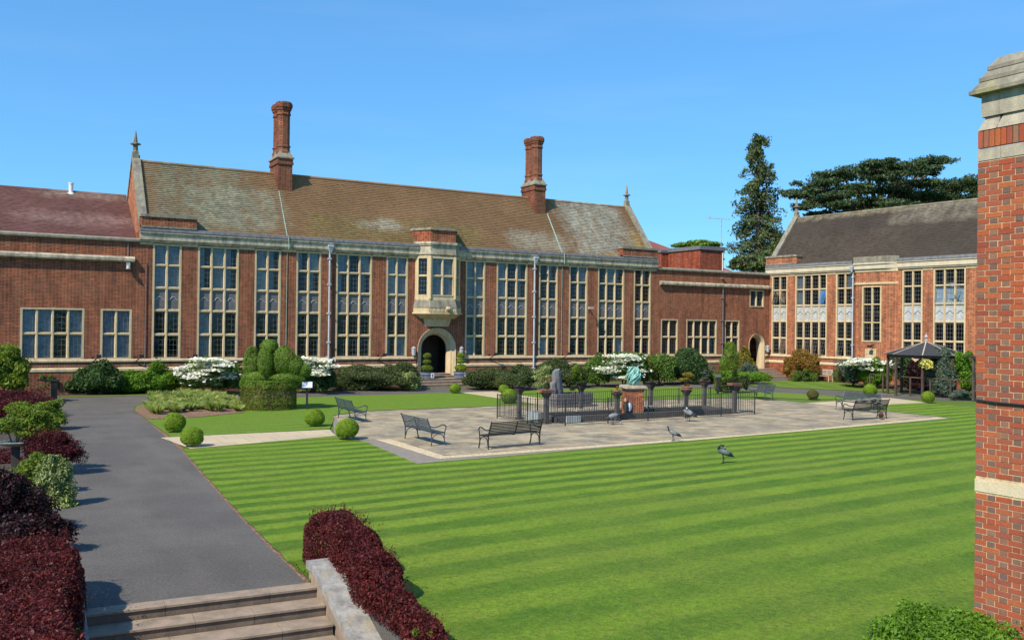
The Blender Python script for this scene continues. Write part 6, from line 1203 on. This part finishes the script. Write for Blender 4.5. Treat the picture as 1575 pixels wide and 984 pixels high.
for i, x in enumerate((24.78, 27.22)):
    s = ('left', 'right')[i]; tb_ = thing('tub', 'blue glazed tub with white label, %s of the main door' % s, 'tub', (x, Y0 - 1.15, 0.531), 0, 'tubs by the main door'); m = MB(); m.lathe([(0.40, 0), (0.44, 0.08), (0.46, 0.35), (0.48, 0.38), (0.48, 0.42), (0.42, 0.42), (0.40, 0.36)], (0, 0), 18); m.build('tub', TUBM, tb_); m = MB(); m.lathe([(0.475, 0.31), (0.475, 0.345)], (0, 0), 18); m.lathe([(0.452, 0.07), (0.452, 0.095)], (0, 0), 18); m.build('hoop', GREY, tb_); m = MB(); m.box(0.06, 0.28, -0.475, -0.455, 0.06, 0.37); m.box(0.13, 0.21, -0.48, -0.475, 0.12, 0.3, 1); m.build('label', [WHITE, TUBM], tb_)
    tp = thing('box_topiary', 'three ball box topiary growing in the tub %s of the main door' % s, 'topiary', (x, Y0 - 1.15, 0.531 + 0.40)); g = np.random.default_rng(60 + i); qs = []
    for z, r, h in ((0.26, 0.40, 0.24), (0.68, 0.27, 0.17), (1.06, 0.26, 0.19)): P, N = ell_pts((0, 0, z), (r, r, h), 2600, g, 0.25, 0.04); qs.append(leaf_quads(P, N, 0.055, 0.03, g, 0.1, 0.6))
    leaves('foliage', np.concatenate(qs), LF['lime' if i == 0 else 'box'], tp); m = MB(); m.tube([(0, 0, -0.1), (0, 0, 1.1)], 0.025, 6); m.build('stem', BARK, tp)

# left border pedestals
LPD = thing('stone_pedestal', 'dark round pedestal in the left border carrying a wide bowl', 'pedestal', (atd(24, 690, 23.5).x, atd(24, 690, 23.5).y, 0)); m = MB(); m.box(-0.1, 0.1, -0.1, 0.1, 0, 0.72); m.build('shaft', CONCD, LPD)
MP = thing('bonsai', 'yellow green maple bonsai group in a wide grey bowl at the left edge', 'bonsai', (atd(24, 690, 23.5).x, atd(24, 690, 23.5).y, 0.722)); m = MB(); m.lathe([(0.2, 0), (0.3, 0.03), (0.42, 0.09), (0.44, 0.12), (0.38, 0.12), (0.0, 0.1)], (0, 0), 20); m.build('pot', BOWL, MP)
g = np.random.default_rng(15); qs = []; tr = MB()
for c, r in (((0.05, 0, 0.62), (0.5, 0.4, 0.22)), ((0.45, -0.1, 0.55), (0.4, 0.35, 0.2)), ((-0.3, 0, 0.5), (0.4, 0.35, 0.25)), ((0.3, -0.2, 0.32), (0.3, 0.25, 0.14)), ((0.2, 0.1, 0.85), (0.35, 0.3, 0.14)), ((0.62, -0.1, 0.8), (0.28, 0.26, 0.1))):
    P, N = ell_pts(c, r, 1500, g, 0.7, 0.3); qs.append(leaf_quads(P, N, 0.07, 0.035, g, 0.3, 0.4)); tr.tube([(c[0] * 0.3, c[1] * 0.3, 0.08), (c[0] * 0.5, c[1] * 0.5, c[2] * 0.6), tuple(c)], [0.025, 0.018, 0.008], 5)
tr.build('trunk', BARK, MP); leaves('foliage', np.concatenate(qs), LF['lime'], MP)
LP2 = thing('stone_pedestal', 'square dark post behind the wide bowl pedestal in the left border', 'pedestal', (atd(46, 690, 24.8).x, atd(46, 690, 24.8).y, 0)); m = MB(); m.box(-0.15, 0.15, -0.15, 0.15, 0, 0.95); m.build('shaft', CONCD, LP2); m = MB(); m.box(-0.2, 0.2, -0.2, 0.2, 0.95, 1.05); m.build('cap', CONCD, LP2)

# ------------------------------------------------------------------ gazebo
GC = Vector((50.6, 35.6, 0.02)); GZ = thing('gazebo', 'octagonal dark timber gazebo with felted roof and pale ridge strips', 'gazebo', GC); RG = 2.2; rot = R(8)
cs = [(RG * math.cos(rot + math.pi / 4 * i + math.pi / 8), RG * math.sin(rot + math.pi / 4 * i + math.pi / 8)) for i in range(8)]
FELT = plain('dark_roof_felt', (0.04, 0.04, 0.042), 0.85, 0, 0.3, 7)
m = MB(); ex = 1.1; ap = (0, 0, 3.32)
for a, b in zip(cs, cs[1:] + cs[:1]): m.add([(a[0] * ex, a[1] * ex, 2.52), (b[0] * ex, b[1] * ex, 2.52), ap], [(0, 1, 2)]); m.add([(a[0] * ex, a[1] * ex, 2.49), (b[0] * ex, b[1] * ex, 2.49), (0, 0, 3.29)], [(0, 2, 1)]); m.quad((a[0] * ex, a[1] * ex, 2.49), (b[0] * ex, b[1] * ex, 2.49), (b[0] * ex, b[1] * ex, 2.52), (a[0] * ex, a[1] * ex, 2.52))
rf = m.build('roof', FELT, GZ); m = MB()
for a in cs: m.bar((a[0] * ex, a[1] * ex, 2.535), (0, 0, 3.335), 0.07, 0.02)
m.build('ridge_strip', TEAK, rf); m = MB(); m.lathe([(0.1, 3.3), (0.12, 3.4), (0.05, 3.44), (0.05, 3.5), (0.11, 3.58), (0.11, 3.64), (0.03, 3.74), (0.0, 3.9)], (0, 0), 10); m.build('finial', GREY, rf)
for a, b in zip(cs, cs[1:] + cs[:1]):
    m = MB(); m.box(a[0] - 0.06, a[0] + 0.06, a[1] - 0.06, a[1] + 0.06, 0, 2.45); m.build('post', TIMBER, GZ); m = MB(); m.bar((*a, 2.4), (*b, 2.4), 0.08, 0.14); m.build('beam', TIMBER, GZ)
PGL = thing('pergola', 'timber pergola beam and post running from gazebo behind the near brick corner', 'pergola', (GC.x, GC.y, 0.02)); e1 = at(1497, 617); e2 = at(1560, 622); m = MB()
a = Vector(cs[7]); p1 = Vector((e1.x - GC.x, e1.y - GC.y)); p2 = p1 + (p1 - a) * 0.9; m.bar((*a, 2.5), (*p2, 2.5), 0.09, 0.14); m.build('beam', TIMBER, PGL)
for p in (p1, p2): m = MB(); m.box(p.x - 0.06, p.x + 0.06, p.y - 0.06, p.y + 0.06, 0, 2.43); m.build('post', TIMBER, PGL)
FN = thing('rail_fence', 'thin dark single rail fence in front of the gazebo', 'fence', (GC.x, GC.y, 0.02)); pts = [at(1338, 602), at(1358, 604), at(1400, 609), at(1431, 611), at(1462, 613.5), at(1500, 617)]; pts = [(p.x - GC.x, p.y - GC.y) for p in pts]; m = MB()
for a, b in zip(pts, pts[1:]): m.bar((*a, 1.13), (*b, 1.13), 0.05, 0.06)
m.build('rail', TIMBER, FN)
for p in pts[:5]: m = MB(); m.box(p[0] - 0.04, p[0] + 0.04, p[1] - 0.04, p[1] + 0.04, 0, 1.1); m.build('post', TIMBER, FN)
hp = atd(1425, 563, (GC - Vector((0, 0, CAMH))).dot(fw) - 2.0); HB = thing('hanging_basket', 'hanging basket of yellow flowers under the gazebo eave', 'hanging basket', hp)
m = MB(); m.lathe([(0.05, -0.2), (0.2, -0.1), (0.26, 0.05), (0.2, 0.05)], (0, 0), 12); m.build('basket', OAK, HB); m = MB(); [m.bar((0.25 * math.cos(a), 0.25 * math.sin(a), 0.05), (0, 0, 0.66), 0.012, 0.012) for a in (0, 2.1, 4.2)]; m.build('chain', IRON, HB)
g = np.random.default_rng(8); P, N = ell_pts((0, 0, 0.05), (0.36, 0.36, 0.22), 500, g, 0.5, 0.3); leaves('foliage', leaf_quads(P, N, 0.1, 0.05, g), LF['lime'], HB); P, N = ell_pts((0, 0, 0.12), (0.36, 0.36, 0.24), 320, g, 0.3, 0.3); leaves('flowers', leaf_quads(P, N, 0.11, 0.1, g), LF['yellow_flower'], HB)
